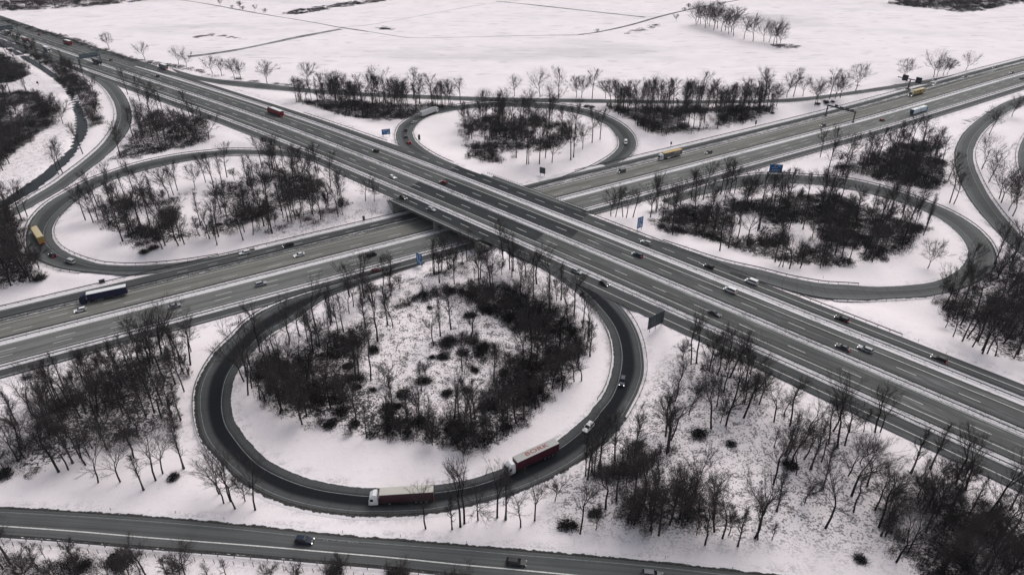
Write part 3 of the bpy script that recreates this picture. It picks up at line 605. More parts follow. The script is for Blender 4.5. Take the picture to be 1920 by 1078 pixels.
def grow(seed, h, cw, base, nl, style, twigs=13, tw=.04, sides=5):
    """trunk+limbs and crown twigs of one bare tree"""
    r = np.random.default_rng(seed); tr, cr = Geo(), Geo()
    n = 9; zt = np.linspace(0, 1, n); lean = r.normal(0, .035, 2)*h; ph = r.random(2)*6
    wob = .012*h*(1 if style != 'crooked' else 2.6)
    X = lean[0]*zt**1.4+wob*np.sin(zt*7+ph[0])*zt; Y = lean[1]*zt**1.4+wob*np.sin(zt*6+ph[1])*zt
    P = np.c_[X, Y, zt*h*.97]; r0 = .0115*h+.05
    rad = r0*(1-zt)**.8+.02; rad[0] *= 1.45
    tr.tube(P, rad, sides+2)
    g_ = 2.39996
    for i in range(nl):
        f = (i+r.random()*.7)/nl; z = base+(0.97-base)*f**.9
        az = i*g_+r.normal(0, .35)
        p0 = np.array([np.interp(z, zt, P[:, j]) for j in range(3)])
        if style == 'oak': prof = np.sin(np.pi*(.18+.80*f))**.6; el = .35+.75*f
        elif style == 'vase': prof = .95-.25*f; el = .85+.35*f
        elif style == 'top': prof = np.sin(np.pi*(.12+.85*f))**.8*.9; el = .55+.6*f
        else: prof = (1-.75*f)*(.6+.4*min(1, f*4)); el = .75+.4*f
        Ln = cw*(.75+.5*r.random())*prof+.4
        m = 5; q = np.linspace(0, 1, m); el2 = el+.5*q*(1 if style != 'oak' else .35)+r.normal(0, .12)
        a2 = az+r.normal(0, .22)*q*2
        st = np.c_[np.cos(a2)*np.cos(el2), np.sin(a2)*np.cos(el2), np.sin(el2)]*Ln/(m-1)
        st += r.normal(0, .07*Ln/(m-1)*(2 if style == 'crooked' else 1), st.shape)
        L = p0+np.vstack([[0, 0, 0], np.cumsum(st[1:], 0)])
        lr = max(.03, np.interp(z, zt, rad)*.55*(.8+.4*r.random()))
        tr.tube(L, lr*(1-q*.8)+.012, sides)
        nb = int(4+Ln*1.3)
        for b in range(nb):
            tb = .22+.78*(b+r.random())/nb; pb = np.array([np.interp(tb, q, L[:, j]) for j in range(3)])
            dv = st[min(m-1, int(tb*(m-1))+1)]; dv = dv/(np.linalg.norm(dv)+1e-9)
            side = r.normal(size=3); side -= dv*(side@dv); side /= np.linalg.norm(side)+1e-9
            bd = dv*.75+side*.75+np.array([0, 0, .22]); bd /= np.linalg.norm(bd)
            bl = (.9+.30*Ln*(1.15-tb))*(.7+.6*r.random())
            B = np.stack([pb, pb+bd*bl*.5+r.normal(0, .05, 3)*bl, pb+bd*bl+np.array([0, 0, .12*bl])])
            cr.tube(B, [.034, .024, .010], 3)
            k = twigs; u = .15+.85*r.random(k)
            S = pb+np.outer(u, bd*bl)
            td = r.normal(size=(k, 3))*.62+bd+np.array([0, 0, .3]); td /= np.linalg.norm(td, axis=1)[:, None]
            E_ = S+td*(bl*.42*(.5+r.random(k)))[:, None]
            cr.tris(S, E_, tw*(.7+.6*r.random(k)), r)
            k2 = twigs; pick = r.integers(0, k, k2); u2 = r.random(k2)[:, None]
            S2 = S[pick]*(1-u2)+E_[pick]*u2; t2 = r.normal(size=(k2, 3))*.7+td[pick]; t2 /= np.linalg.norm(t2, axis=1)[:, None]
            cr.tris(S2, S2+t2*(.3+.45*r.random(k2))[:, None], tw*.62, r)
    return tr, cr
def fork(seed, h, base, spread, levels, twigs, tw, sides, stems=1, flat=0.0, side=.85, widen_=1.22):
    """spreading tree: repeatedly forking limbs, fine twigs on the outer shoots"""
    r = np.random.default_rng(seed); tr, cr = Geo(), Geo()
    def unit(v): return v/(np.linalg.norm(v)+1e-9)
    def turn(d, ang):
        q = r.normal(size=3); q = unit(q-d*(q@d)); return unit(d*math.cos(ang)+q*math.sin(ang))
    ends = []
    def rec(p, d, L, rad, lev):
        m = 4 if lev < 2 else 3
        P = [p]; dd = d
        for i in range(m-1):
            dd = unit(dd+r.normal(0, .06 if lev else .04, 3)+np.array([0, 0, .05-flat*.04*lev])); P.append(P[-1]+dd*L/(m-1))
        P = np.array(P); rr = rad*np.linspace(1, .74, m)
        (tr if lev < 3 else cr).tube(P, np.maximum(rr, .009), sides if lev < 2 else (4 if lev < 3 else 3))
        if lev >= levels: ends.append((P[0], P[-1], dd)); return
        if lev >= levels-2: ends.append((P[0], P[-1], dd))
        k = 2 if r.random() < .72 else 3
        for c in range(k):
            a = spread*((.36 if c == 0 else 1.0)+.28*r.normal()) if lev else spread*(.7+.4*r.random())
            rec(P[-1], unit(turn(dd, abs(a))+np.array([0, 0, .10-.10*flat])), L*(.80+.14*r.normal()*.6), rad*(.70 if c == 0 else .54), lev+1)
        if 0 < lev < levels-1:
            for c in range(1+(r.random() < side)):
                t = .35+.5*r.random(); q = P[0]*(1-t)+P[-1]*t
                rec(q, turn(dd, spread*(1.3+.5*r.random())), L*.62, rad*.42, min(levels, lev+2))
    for s_ in range(stems):
        d0 = unit(np.array([0, 0, 1.0])+(r.normal(0, .05, 3) if stems == 1 else r.normal(0, .33, 3)*np.array([1, 1, 0])))
        p0 = np.array([0, 0, 0]) if stems == 1 else np.r_[r.normal(0, .25, 2), 0]
        H = h*base; R0 = (.0088*h+.05)*(1 if stems == 1 else .6)
        P = np.array([p0, p0+d0*H*.04, p0+d0*H*.5+r.normal(0, .02*H, 3)*[1, 1, 0], p0+d0*H])
        tr.tube(P, R0*np.array([1.5, 1.05, .92, .8]), sides+2)
        n0 = 3 if base < .34 else 2
        L0 = (h-H)*.30
        for c in range(n0): rec(P[-1], turn(d0, spread*(.55+.5*r.random()) if c else spread*.3), L0*(.9+.25*r.random()), R0*.58, 1)
        if base > .3:                    # a few lesser limbs below the fork
            for c in range(3): t = .55+.4*r.random(); rec(P[2]*(1-t)+P[3]*t, turn(d0, spread*(1.6+.5*r.random())), L0*.62, R0*.3, 3)
    for a, b_, dd in ends:
        bl = np.linalg.norm(b_-a)+.25; k = twigs; u = .1+.9*r.random(k)[:, None]; S = a*(1-u)+b_*u
        td = r.normal(size=(k, 3))*.6+dd+np.array([0, 0, .12]); td /= np.linalg.norm(td, axis=1)[:, None]
        E_ = S+td*(bl*.62*(.45+r.random(k)))[:, None]; cr.tris(S, E_, tw*(.7+.6*r.random(k)), r)
        pick = r.integers(0, k, k); u2 = r.random(k)[:, None]; S2 = S[pick]*(1-u2)+E_[pick]*u2
        t2 = r.normal(size=(k, 3))*.8+td[pick]; t2 /= np.linalg.norm(t2, axis=1)[:, None]; cr.tris(S2, S2+t2*(.25+.4*r.random(k))[:, None], tw*.6, r)
    top = max(float(v[:, 2].max()) for v in cr.V); f = h/top
    for G in (tr, cr): G.V = [v*np.array([f*widen_, f*widen_, f]) for v in G.V]
    return tr, cr
# kind: height, crown reach, base of crown, limbs, form, words
KINDS = {
 'tall':  [(18, .40, .46, 0, 'fork'), (19, .46, .42, 0, 'fork'), (17, .34, .50, 0, 'fork'), (18, .50, .46, 0, 'fork'), (17, .42, .52, 0, 'fork')],
 'broad': [(16, .24, .58, 0, 'fork'), (15, .20, .60, 0, 'fork'), (17, .27, .55, 0, 'fork')],
 'grand': [(19, .22, .58, 0, 'fork'), (18, .25, .60, 0, 'fork')],
 'slim':  [(15, 2.6, .28, 22, 'birch'), (14, 2.3, .32, 20, 'birch'), (13, 2.8, .25, 20, 'birch')],
 'small': [(9.5, .26, .55, 0, 'fork'), (8.5, .30, .52, 0, 'fork'), (9, .22, .6, 0, 'fork')],
 'sapling': [(6, 1.5, .2, 12, 'birch'), (5.5, 1.6, .2, 10, 'crooked')],
 'bush': [(4.6, .12, .55, 0, 'multi'), (4.0, .12, .6, 0, 'multi')],
}
WORDS = {'tall': 'tall bare tree', 'broad': 'broad-crowned bare tree', 'grand': 'large round-crowned bare tree', 'slim': 'slim pale-stemmed bare tree', 'small': 'small bare tree', 'sapling': 'thin bare sapling', 'bush': 'bare many-stemmed bush'}
def build_tree(kn, spec, seed, lite):
    h, a, b_, nl, st = spec
    if st == 'fork': return fork(seed, h, a, b_, (5 if kn in ('tall', 'small') else 5)-(1 if lite else 0), (6 if kn == 'small' else 8)+(8 if lite else 0), .023 if not lite else .042, 3 if lite else 5)
    if st == 'multi': return fork(seed, h, a, b_, 4 if not lite else 3, 6, .028 if not lite else .045, 3, stems=6 if not lite else 4)
    return grow(seed, h, a, b_, nl if not lite else max(9, int(nl*.8)), st, twigs=7 if lite else 9, tw=.026 if not lite else .038, sides=3 if lite else 5)
PROTO = {}
for kn, lst in KINDS.items():
    PROTO[kn] = []
    for i, (h, cw, b, nl, st) in enumerate(lst):
        tr, cr = build_tree(kn, lst[i], 100+i*13+len(kn)*31, 0)
        pale = kn in ('slim', 'sapling')
        PROTO[kn].append((tr.mesh('trunk_mesh', M_BARKP if pale else M_BARK), cr.mesh('crown_mesh', M_TWIGP if pale or kn == 'small' else M_TWIG)))
# traced trunk feet: area phrase -> list of (kind letter, px, py)
TREES = []
KL = {'t': 'tall', 'g': 'grand', 'b': 'broad', 's': 'slim', 'm': 'small', 'p': 'sapling', 'u': 'bush'}
def T(area, kinds, pts):
    for i, p in enumerate(pts): TREES.append((KL[kinds[i % len(kinds)]], p[0], p[1], area))
T('wood left of the front loop', 'ttbttstm', zz(0, 2, (405, 870), (455, 860), (640, 740), (705, 780), (815, 800), (965, 600), (1125, 590), (1165, 540), (1425, 575), (1285, 945), (810, 965), (730, 960), (975, 1000), (1155, 930), (1210, 975), (1030, 830), (890, 630), (1210, 500), (1260, 510), (1300, 500), (1340, 520), (130, 1020), (360, 1075), (1310, 1075), (510, 860), (600, 960), (250, 960), (1100, 760), (1235, 700), (940, 720), (1375, 640)))
T('wood left of the front loop', 'ttstptst', zz(0, 3, (440, 305), (512, 290), (545, 240), (640, 255), (668, 190), (735, 385), (1075, 440), (900, 380), (1165, 370), (1218, 318), (1375, 280), (160, 180), (690, 130), (300, 120), (800, 140), (1000, 200)))
T('left outer verge of the front loop', 'btttmt', zz(0, 3, (1640, 470), (1675, 540), (1725, 525), (1760, 580), (1835, 525), (1910, 590)))
T('fenced strip below the front road', 'mppmpp', zz(0, 3, (115, 1065), (405, 1070), (590, 1072), (1050, 1072), (1250, 1075), (1690, 1078), (1350, 1090), (820, 1100), (1560, 1110), (220, 1130)))
T('fenced strip below the front road', 'uumu', zz(1, 3, (90, 1110), (560, 1090), (640, 1105), (1000, 1078), (1080, 1085), (300, 1110), (1500, 1190)))
T('verge beside the two red lorries', 'tsttbts', zz(1, 3, (1270, 730), (1468, 735), (1530, 715), (1560, 690), (1662, 668), (1805, 645), (1868, 660)))
T('verge right of the two red lorries', 'ttmtsst', zz(2, 3, (65, 720), (170, 668), (322, 525), (510, 765), (550, 335), (597, 305), (650, 260)))
T('scrubby slope right of the front loop', 'tmsttttbtt', zz(2, 3, (700, 580), (627, 740), (770, 220), (965, 575), (985, 545), (1035, 600), (1355, 530), (1400, 585), (1255, 660), (1515, 750), (1575, 800), (1620, 780), (1690, 860), (870, 690), (1180, 700), (1820, 800), (1840, 810), (1445, 850), (1190, 70), (1150, 40), (910, 700), (880, 260), (960, 330), (1290, 640), (1500, 660), (1860, 700)))
T('snowy slope below the back of the big sign', 'mtbttttttt', zz(2, 2, (1280, 540), (1340, 570), (1325, 950), (1630, 670), (1585, 780), (1655, 870), (1735, 970), (1740, 860), (1850, 870), (1490, 1050), (1560, 1010), (1600, 1030), (1155, 1070), (1190, 1075), (1220, 850), (1380, 560), (1540, 640)))
T('right part of the front loop wood', 'bttttts', zz(2, 2, (520, 695), (465, 700), (375, 770), (300, 750), (175, 905), (30, 1010), (285, 165), (210, 175), (145, 400), (80, 620), (420, 260), (110, 200), (350, 480), (240, 560), (60, 130)))
T('wood at the right edge beyond the motorway', 'tttttb', zz(3, 2, (1310, 150), (1385, 365), (1490, 375), (1605, 490), (1640, 490), (1700, 510), (1530, 440), (1570, 400), (1870, 500), (1440, 280), (1760, 420), (1800, 300), (1650, 300), (1880, 360), (1560, 180), (1700, 160)))
T('near bank of the motorway at right', 'tttbttm', zz(3, 2, (45, 1000), (120, 960), (165, 1030), (300, 1070), (490, 1070), (610, 1075), (715, 1075), (800, 1078), (840, 1078)))
T('snowy slope in the lower right', 'psmttttbts', zz(3, 3, (45, 120), (130, 185), (280, 85), (455, 95), (520, 120), (575, 105), (600, 335), (690, 245), (740, 415), (1070, 315), (1160, 335), (1215, 280), (1280, 370), (1405, 390), (1480, 440), (400, 230), (270, 210), (130, 240), (180, 245), (320, 285), (30, 810), (65, 600), (275, 540), (430, 725), (640, 605), (625, 485), (800, 590), (210, 330), (40, 400), (410, 430)))
T('dark thicket in the lower right corner', 'ttmtbt', zz(3, 3, (1665, 600), (830, 720), (1120, 500), (1180, 760), (1260, 640), (1500, 1060), (1640, 1070), (1760, 760), (1420, 900), (1050, 900), (1880, 900), (1330, 1010), (1780, 1090), (960, 980)))
T('left part of the front loop wood', 'bttttsttt', zz(1, 2, (245, 640), (430, 490), (345, 690), (380, 690), (480, 450), (560, 280), (730, 140), (640, 860), (70, 850), (290, 800), (150, 700), (-60, 800), (-90, 700), (-30, 620), (120, 560), (30, 480), (330, 560), (210, 770), (410, 920), (180, 940), (530, 560), (560, 900), (-110, 560)))
T('middle of the front loop wood', 'sttspst', zz(1, 2, (985, 275), (1025, 300), (910, 400), (1030, 990), (1080, 1030), (1145, 1040), (1215, 1035), (1460, 310), (1330, 430), (1485, 975), (1520, 985), (1575, 1010), (1640, 980), (1610, 360), (1880, 990), (1850, 960), (860, 690), (820, 300), (1130, 1000), (1780, 700), (1700, 200), (1380, 360)))
T('middle of the front loop wood', 'ts', [(860, 842), (915, 832), (945, 815), (800, 815), (725, 812), (985, 640), (960, 520), (1000, 560)])
T('left loop wood', 'tttsttb', zz(0, 1, (640, 570), (700, 590), (735, 475), (920, 730), (960, 680), (1000, 670), (1215, 785), (1335, 760), (1380, 750), (1570, 710), (1625, 755), (1820, 720), (1895, 680), (1830, 660), (1330, 350), (1300, 385), (1080, 440), (940, 415), (830, 450), (1010, 380), (1265, 405), (870, 560), (1120, 600), (1240, 640), (1500, 600), (1700, 560), (1060, 520), (1460, 330), (1540, 290), (1600, 330), (1700, 250), (780, 560)))
T('left loop wood', 'ttts', zz(1, 1, (45, 180), (120, 190), (160, 200), (205, 180), (320, 240), (350, 220), (400, 230), (450, 210), (470, 220), (240, 585), (265, 520), (340, 500), (430, 540), (540, 470), (100, 480), (200, 400), (290, 330), (380, 380), (60, 380), (-60, 300)))
T('slope left of the bridge', 'tbm', zz(1, 1, (560, 320), (612, 385), (885, 430), (820, 425)))
T('low bank between lower motorway and front loop', 'tttmttt', zz(1, 1, (705, 1078), (1000, 1078), (940, 1010), (1370, 950), (1390, 945), (1440, 940), (1480, 945), (1490, 950), (1580, 875), (1770, 1040), (1840, 980), (1680, 1010), (1900, 940), (1850, 860)))
T('left edge of the picture by the canal', 'tttbt', zz(0, 1, (165, 575), (205, 545), (100, 600), (60, 590), (80, 1060), (440, 230), (470, 220), (620, 75), (30, 700), (120, 720), (60, 820), (160, 880), (40, 950), (250, 1010), (200, 990), (70, 150), (10, 60)))
T('row above the lower motorway, right of the bridge', 'btttttb', zz(2, 1, (740, 540), (775, 545), (830, 550), (855, 555), (905, 550), (1078, 505), (1168, 490), (1260, 460), (1370, 430), (1430, 420), (1560, 380), (1590, 380), (1665, 370), (1740, 470), (1785, 450), (1860, 480), (1035, 550)))
T('right loop wood', 'stt', zz(2, 1, (1620, 780), (1555, 800), (1430, 660), (1520, 640), (1760, 760), (1850, 640), (1700, 600)))
T('rear loop wood', 'tsttb', zz(2, 1, (110, 150), (125, 150), (205, 150), (250, 105), (300, 140), (440, 120), (460, 100)))
T('right loop wood', 'btttst', zz(3, 1, (45, 450), (150, 430), (290, 420), (80, 920), (110, 920), (160, 935), (240, 930), (390, 930), (1000, 780), (400, 420), (440, 470), (540, 430), (560, 620), (480, 560), (1050, 620), (1120, 520), (1190, 600), (1000, 560), (850, 620), (780, 700), (650, 640), (900, 480), (1010, 500), (1080, 460), (330, 700), (550, 860), (720, 820), (880, 760), (260, 640), (160, 640)))
T('inner snow of the right loop', 'bg', zz(3, 1, (1195, 930), (1310, 1070)))
T('wood between right loop and curved slip road', 'tttb', zz(3, 1, (1350, 270), (1360, 440), (1390, 450), (700, 220), (560, 240), (450, 220), (900, 250), (1000, 310), (1200, 330), (1100, 240), (820, 120), (960, 120), (1250, 100), (480, 90), (390, 100), (620, 90)))
T('line of trees right of the curved slip road', 'gbg', zz(3, 1, (1600, 190), (1650, 290), (1730, 410), (1745, 440), (1800, 500), (1830, 540), (1900, 630), (1840, 440)))
T('outer edge of the right loop', 'bggb', zz(3, 1, (1745, 770), (1740, 970), (1480, 1060), (1550, 1040)))
T('bank beside the far right motorway', 'bb', zz(3, 0, (1825, 875), (1655, 1010)))
T('field edge behind the far right motorway', 'gb', zz(3, 0, (655, 680), (1010, 605), (1240, 578), (1265, 575), (1310, 568), (1340, 565), (1480, 530), (1720, 485), (1775, 470), (1810, 465), (1865, 455), (1900, 447)))
T('row beside the rear side road', 'btbb', zz(3, 0, (140, 730), (190, 725), (260, 722), (350, 790), (370, 770), (460, 740), (500, 740), (540, 735), (-80, 760), (-30, 745), (30, 830), (60, 800)))
T('row beside the rear side road', 'bgtbbt', zz(2, 0, (20, 722), (210, 728), (350, 732), (480, 735), (520, 735), (600, 740), (700, 740), (735, 785), (770, 785), (840, 750), (890, 770), (1000, 760), (1040, 770), (1080, 780), (1180, 770), (1240, 760), (1350, 745), (1420, 745), (1510, 770), (1570, 760), (1680, 770), (1740, 760), (1820, 750), (1890, 745), (125, 860), (300, 830), (380, 790)))
T('row beside the rear side road', 'bbtgbt', zz(1, 0, (85, 630), (385, 640), (490, 690), (655, 745), (730, 780), (790, 760), (900, 700), (1060, 740), (1180, 745), (1230, 780), (1290, 745), (1320, 800), (1415, 785), (1445, 785), (1530, 775), (1720, 880), (1850, 870), (1690, 760), (1780, 750), (1900, 745), (420, 690), (560, 720), (330, 740)))
T('rear loop wood', 'tbtt', [(872, 240), (885, 262), (905, 232), (918, 275), (935, 238), (950, 262), (968, 296), (985, 235), (1000, 268), (1020, 252), (1035, 232), (1052, 262), (1072, 258), (1092, 280), (1110, 268), (1125, 262)])
T('triangular wood left of the rear loop', 'tts', [(610, 205), (650, 212), (680, 218), (720, 222), (750, 215), (780, 208), (640, 196), (700, 200)])
T('triangular wood right of the rear loop', 'tts', [(1160, 215), (1190, 225), (1215, 248), (1240, 250), (1250, 225), (1290, 238), (1320, 230), (1355, 225), (1390, 222), (1420, 212)])
T('triangular wood by the left curved slip road', 'tbt', [(262, 232), (268, 255), (290, 245), (310, 262), (330, 250), (352, 265), (372, 268), (392, 262), (240, 178), (262, 190), (280, 205), (300, 215), (225, 292)])
T('far bank beside the canal', 'mbu', [(35, 82), (62, 92), (85, 108), (135, 135), (150, 165), (165, 190), (178, 215), (185, 232), (130, 170), (100, 130), (120, 150)])
T('thicket at the far left edge', 'tbm', [(15, 150), (45, 155), (30, 215), (60, 230), (85, 220), (100, 205), (50, 260), (20, 285), (75, 190), (10, 250), (118, 232), (40, 190), (5, 320)])
T('field verge of the far left motorway', 'gbbb', [(46, 52), (115, 69), (197, 94), (272, 112), (335, 122), (350, 127), (399, 140), (416, 143), (440, 149), (452, 151), (55, 50), (205, 92)])
T('clump out in the rear field', 'g', [(1305, 48), (1322, 53), (1338, 57), (1352, 60), (1366, 65), (1375, 68), (1313, 46), (1432, 78), (1450, 84), (1462, 88), (1412, 78), (1395, 74), (1308, 44), (1330, 50), (1345, 54), (1360, 58), (1371, 61), (1326, 46), (1340, 48), (1442, 80), (1456, 82)])
T('far field track', 'um', [(1120, 61), (1268, 41), (1283, 21), (1291, 20), (1322, 16), (1345, 8), (1350, 11), (413, 12), (435, 16), (450, 18), (455, 19), (478, 22), (497, 24)])
T('left part of the front loop wood', 'tttst', [(462, 705), (472, 728), (488, 748), (500, 692), (517, 665), (542, 645), (562, 630), (592, 612), (622, 604), (655, 588), (700, 575), (530, 770), (575, 780), (450, 690)])
T('right part of the front loop wood', 'tstt', [(942, 502), (962, 508), (985, 518), (1006, 532), (1030, 547), (1052, 562), (1076, 592), (1092, 615), (1104, 640), (1106, 668), (1085, 690), (1010, 500)])
SPOTS = []
for kn, px, py, area in TREES:
    p = gt(px, py); SPOTS.append([kn, p, area, px, py])
# keep the road surfaces clear of trunks
ok = []
RPn = np.array(ROADPTS)
for s in SPOTS:
    d = (np.hypot(RPn[:, 0]-s[1][0], RPn[:, 1]-s[1][1])-RPn[:, 3]).min()
    if d > .8: ok.append(s)
SPOTS = ok
# the 296 that show largest are individuals
hk = {'tall': 18, 'grand': 20, 'broad': 16, 'slim': 13, 'small': 8, 'sapling': 5, 'bush': 4}
SPOTS.sort(key=lambda s: -hk[s[0]]/np.linalg.norm(s[1]-np.array([0, 0, CH])))
seen_ = [s for s in SPOTS if -60 < s[3] < 1980 and s[4] < 1140]
IND, REST = SPOTS[:292], SPOTS[292:]
ORD = ['leftmost', 'second', 'third', 'fourth', 'fifth', 'sixth', 'seventh', 'eighth', 'ninth', 'tenth', 'eleventh', 'twelfth', 'thirteenth', 'fourteenth', 'fifteenth', 'sixteenth', 'seventeenth', 'eighteenth', 'nineteenth', 'twentieth']
by = {}
for s in IND: by.setdefault((s[2], s[0]), []).append(s)
LAB = {}
for (area, kn), L in by.items():
    L.sort(key=lambda s: s[3])
    short = WORDS[kn]
    if len(L) == 1: LAB[id(L[0])] = f'single {short}, {area}'
    else:
        half = (len(L)+1)//2
        for i, s in enumerate(L):
            if len(L) > 12:
                if i < half: w = ('leftmost' if i == 0 else ORD[i]+' from left')
                else: w = ('rightmost' if i == len(L)-1 else ORD[len(L)-1-i]+' from right')
            else:
                w = 'leftmost' if i == 0 else 'rightmost' if i == len(L)-1 else ORD[i]+' from left'
            LAB[id(s)] = f'{short}, {w}, {area}'
rt = np.random.default_rng(5)
def plant(kn, p, label, group):
    tr, cr = PROTO[kn][rt.integers(len(PROTO[kn]))]
    o = thing('bare_bush' if kn == 'bush' else 'bare_tree', label, 'bush' if kn == 'bush' else 'tree', p-np.array([0, 0, .15]), rt.random()*6.28, group)
    s = .82+.38*rt.random(); o.scale = (s*(.9+.25*rt.random()), s*(.9+.25*rt.random()), s)
    o.rotation_euler[0] = rt.normal(0, .045); o.rotation_euler[1] = rt.normal(0, .045)
    link('trunk', tr, o); link('crown', cr, o)
for s in IND: plant(s[0], s[1], LAB[id(s)], 'bare trees of the '+s[2])
# the smaller, farther rest of the trees plus saplings inside the woods: one mass
def mesh_arrays(me):
    V = np.empty(len(me.vertices)*3, np.float32); me.vertices.foreach_get('co', V)
    L = np.empty(len(me.loops), np.int32); me.loops.foreach_get('vertex_index', L)
    tt = np.empty(len(me.polygons), np.int32); me.polygons.foreach_get('loop_total', tt); ls = np.empty(len(me.polygons), np.int32); me.polygons.foreach_get('loop_start', ls)
    out = []
    for k in (3, 4):
        q = ls[tt == k]
        if len(q): out.append(L[q[:, None]+np.arange(k)])
    return V.reshape(-1, 3), out
def mass(name, items, mat, label, sub=None):
    Vs, Fs, n = [], {3: [], 4: []}, 0
    for (V, F), p, s, a in items:
        c, sn = math.cos(a), math.sin(a)
        W = np.c_[(V[:, 0]*c-V[:, 1]*sn)*s[0]+p[0], (V[:, 0]*sn+V[:, 1]*c)*s[0]+p[1], V[:, 2]*s[1]+p[2]-.1]
        Vs.append(W)
        for f in F: Fs[f.shape[1]].append(f+n)
        n += len(V)
    me = npmesh(name, np.concatenate(Vs), [np.concatenate(v) for v in Fs.values() if v], mat)
    o = link(name, me); return tag(o, label, None, None, 'stuff')
LITE = {}
for kn in ('tall', 'broad', 'grand', 'slim', 'small', 'sapling', 'bush'):
    LITE[kn] = []
    for i, (h, cw, b, nl, st) in enumerate(KINDS[kn][:2]):
        tr, cr = build_tree(kn, KINDS[kn][i], 400+i*7+len(kn), 1)
        if kn in ('tall', 'broad', 'grand', 'small'):    # fine outer twig haze of the crown
            h_ = KINDS[kn][i][0]; r_ = np.random.default_rng(900+i); k = {'tall': 420, 'broad': 620, 'grand': 760, 'small': 300}[kn]; w_ = {'tall': .24, 'broad': .37, 'grand': .40, 'small': .30}[kn]*h_
            d = r_.normal(size=(k, 3)); d /= np.linalg.norm(d, axis=1)[:, None]; q = d*(.30+.62*r_.random(k)**.6)[:, None]
            B = q*np.array([w_, w_, h_*.36])+np.array([0, 0, h_*.63]); td = d*.8+r_.normal(0, .45, (k, 3))+np.array([0, 0, .35]); td /= np.linalg.norm(td, axis=1)[:, None]
            cr.tris(B, B+td*(.8+1.3*r_.random(k))[:, None]*(h_/16), .055, r_)
        V1, F1 = tr.arrays(); V2, F2 = cr.arrays()
        print('lite', kn, tr.n+cr.n)
        LITE[kn].append((np.concatenate([V1, V2]), F1+[f+len(V1) for f in F2]))
items = []
for kn, p, area, px, py in REST:
    s = (.85+.35*rt.random())*(1.25 if area.startswith('clump') else 1.14 if 'rear' in area or 'triang' in area else 1.0); items.append((LITE[kn][rt.integers(2)], p, (s, s), rt.random()*6.28))
far_items = items
und = []
dens = {'front_loop': 62, 'front_loop_rim': 12, 'left_front': 62, 'left_loop': 80, 'left_loop_slope': 25, 'left_rear_triangle': 30, 'far_left_bank': 40, 'far_left_thicket': 14, 'far_left_wood': 60, 'left_edge_wood': 40, 'rear_loop': 44, 'rear_left': 46, 'rear_right': 70, 'right_loop': 100, 'right_rear_triangle': 60, 'right_edge_wood': 60, 'corner_thicket': 45, 'front_brush_bank': 12, 'front_right_brush': 18, 'front_right_copse': 16, 'bottom_strip': 22, 'bridge_bank': 16, 'right_motorway_bank': 12}
def scatter(P, holes, n, rng, hole_keep=.12):
    lo, hi = P.min(0), P.max(0); out = []
    while len(out) < n:
        q = lo+(hi-lo)*rng.random((400, 2)); k = inpoly(q[:, 0], q[:, 1], P)
        for h in holes: k &= ~inpoly(q[:, 0], q[:, 1], h) | (rng.random(400) < hole_keep)
        out += list(q[k])
    return np.array(out[:n])
for nm, n in dens.items():
    P, holes, c, h = WG[nm]
    for q in scatter(P, holes, n, rt):
        kn = ['sapling', 'small', 'bush', 'slim', 'tall'][rt.choice(5, p=[.12, .34, .16, .12, .26] if not nm.startswith('rear') else [.0, .2, .1, .15, .55])]
        s = .8+.4*rt.random(); s *= .75 if nm == 'bottom_strip' else 1; und.append((LITE[kn][rt.integers(2)], (q[0], q[1], float(TZ(q[0], q[1]))), (s, s), rt.random()*6.28))
mass('woodland_undergrowth_trees', far_items+und, M_TWIG, 'bare saplings and smaller trees filling the dark winter woods')
# ------------------------------------------------------------------ brambles and brush: one mass per wood
def brush(name, P, holes, cover, hgt, label, rb, m1=None):
    area = abs(np.sum(P[:, 0]*np.roll(P[:, 1], -1)-P[:, 1]*np.roll(P[:, 0], -1)))/2
    dist = np.linalg.norm(np.r_[P.mean(0), 0]-np.array([0, 0, CH])); lod = np.clip(260/dist, .3 if label.startswith('dark brush') else .5, 1.3)
    n = max(80, min(int(area*cover*.34*lod), 2600 if dist < 550 else 1800)); G = Geo(); q = scatter(P, holes, int(n*1.5), rb, .05)
    f = fnoise(q[:, 0], q[:, 1], 13, 5); edge = segdist(q[:, 0], q[:, 1], P)
    q = q[(rb.random(len(q)) < np.clip((f-.52+.34*cover)*4.2, .06, 1)) & (rb.random(len(q)) < np.clip(.2+edge/6, 0, 1))]
    ff = fnoise(q[:, 0], q[:, 1], 13, 5)
    for (x, y), fv in zip(q, ff):
        r = (1.0+1.7*rb.random())/lod**.4; hh = hgt*(.35+.8*rb.random())*(.55+.9*np.clip((fv-.35)*3, 0, 1)); z = float(TZ(x, y))
        k = int(20*lod*r); a = rb.random(k)*6.283; d = r*rb.random(k)**.7; top = hh*.8*np.sqrt(np.clip(1.05-(d/r)**2, .05, 1))
        C = np.c_[x+np.cos(a)*d, y+np.sin(a)*d, z+top*rb.random(k)**.6]
        G.quads(C, (.18+.30*rb.random(k))/lod**.5, rb, .3)
        k = int(34*lod*r); a = rb.random(k)*6.283; d = r*1.15*rb.random(k)**.6
        B = np.c_[x+np.cos(a)*d*.8, y+np.sin(a)*d*.8, np.full(k, z)]; T_ = B+np.c_[rb.normal(0, .5, k), rb.normal(0, .5, k), hh*(.5+1.3*rb.random(k)**1.5)]
        G.tris(B, T_, .055/lod**.5, rb)
    V, F = G.arrays(); me = npmesh(name, V, F, M_BRUSH, mats=[m1 or M_BRUSH, m1 or M_BRUSHB])
    nt = len(F[0]); mi = np.zeros(sum(len(x) for x in F), np.int32); mi[:nt] = 1; me.polygons.foreach_set('material_index', mi)
    tag(link(name, me), label, None, None, 'stuff'); print('brush', label[-24:], len(V))
rb = np.random.default_rng(21)
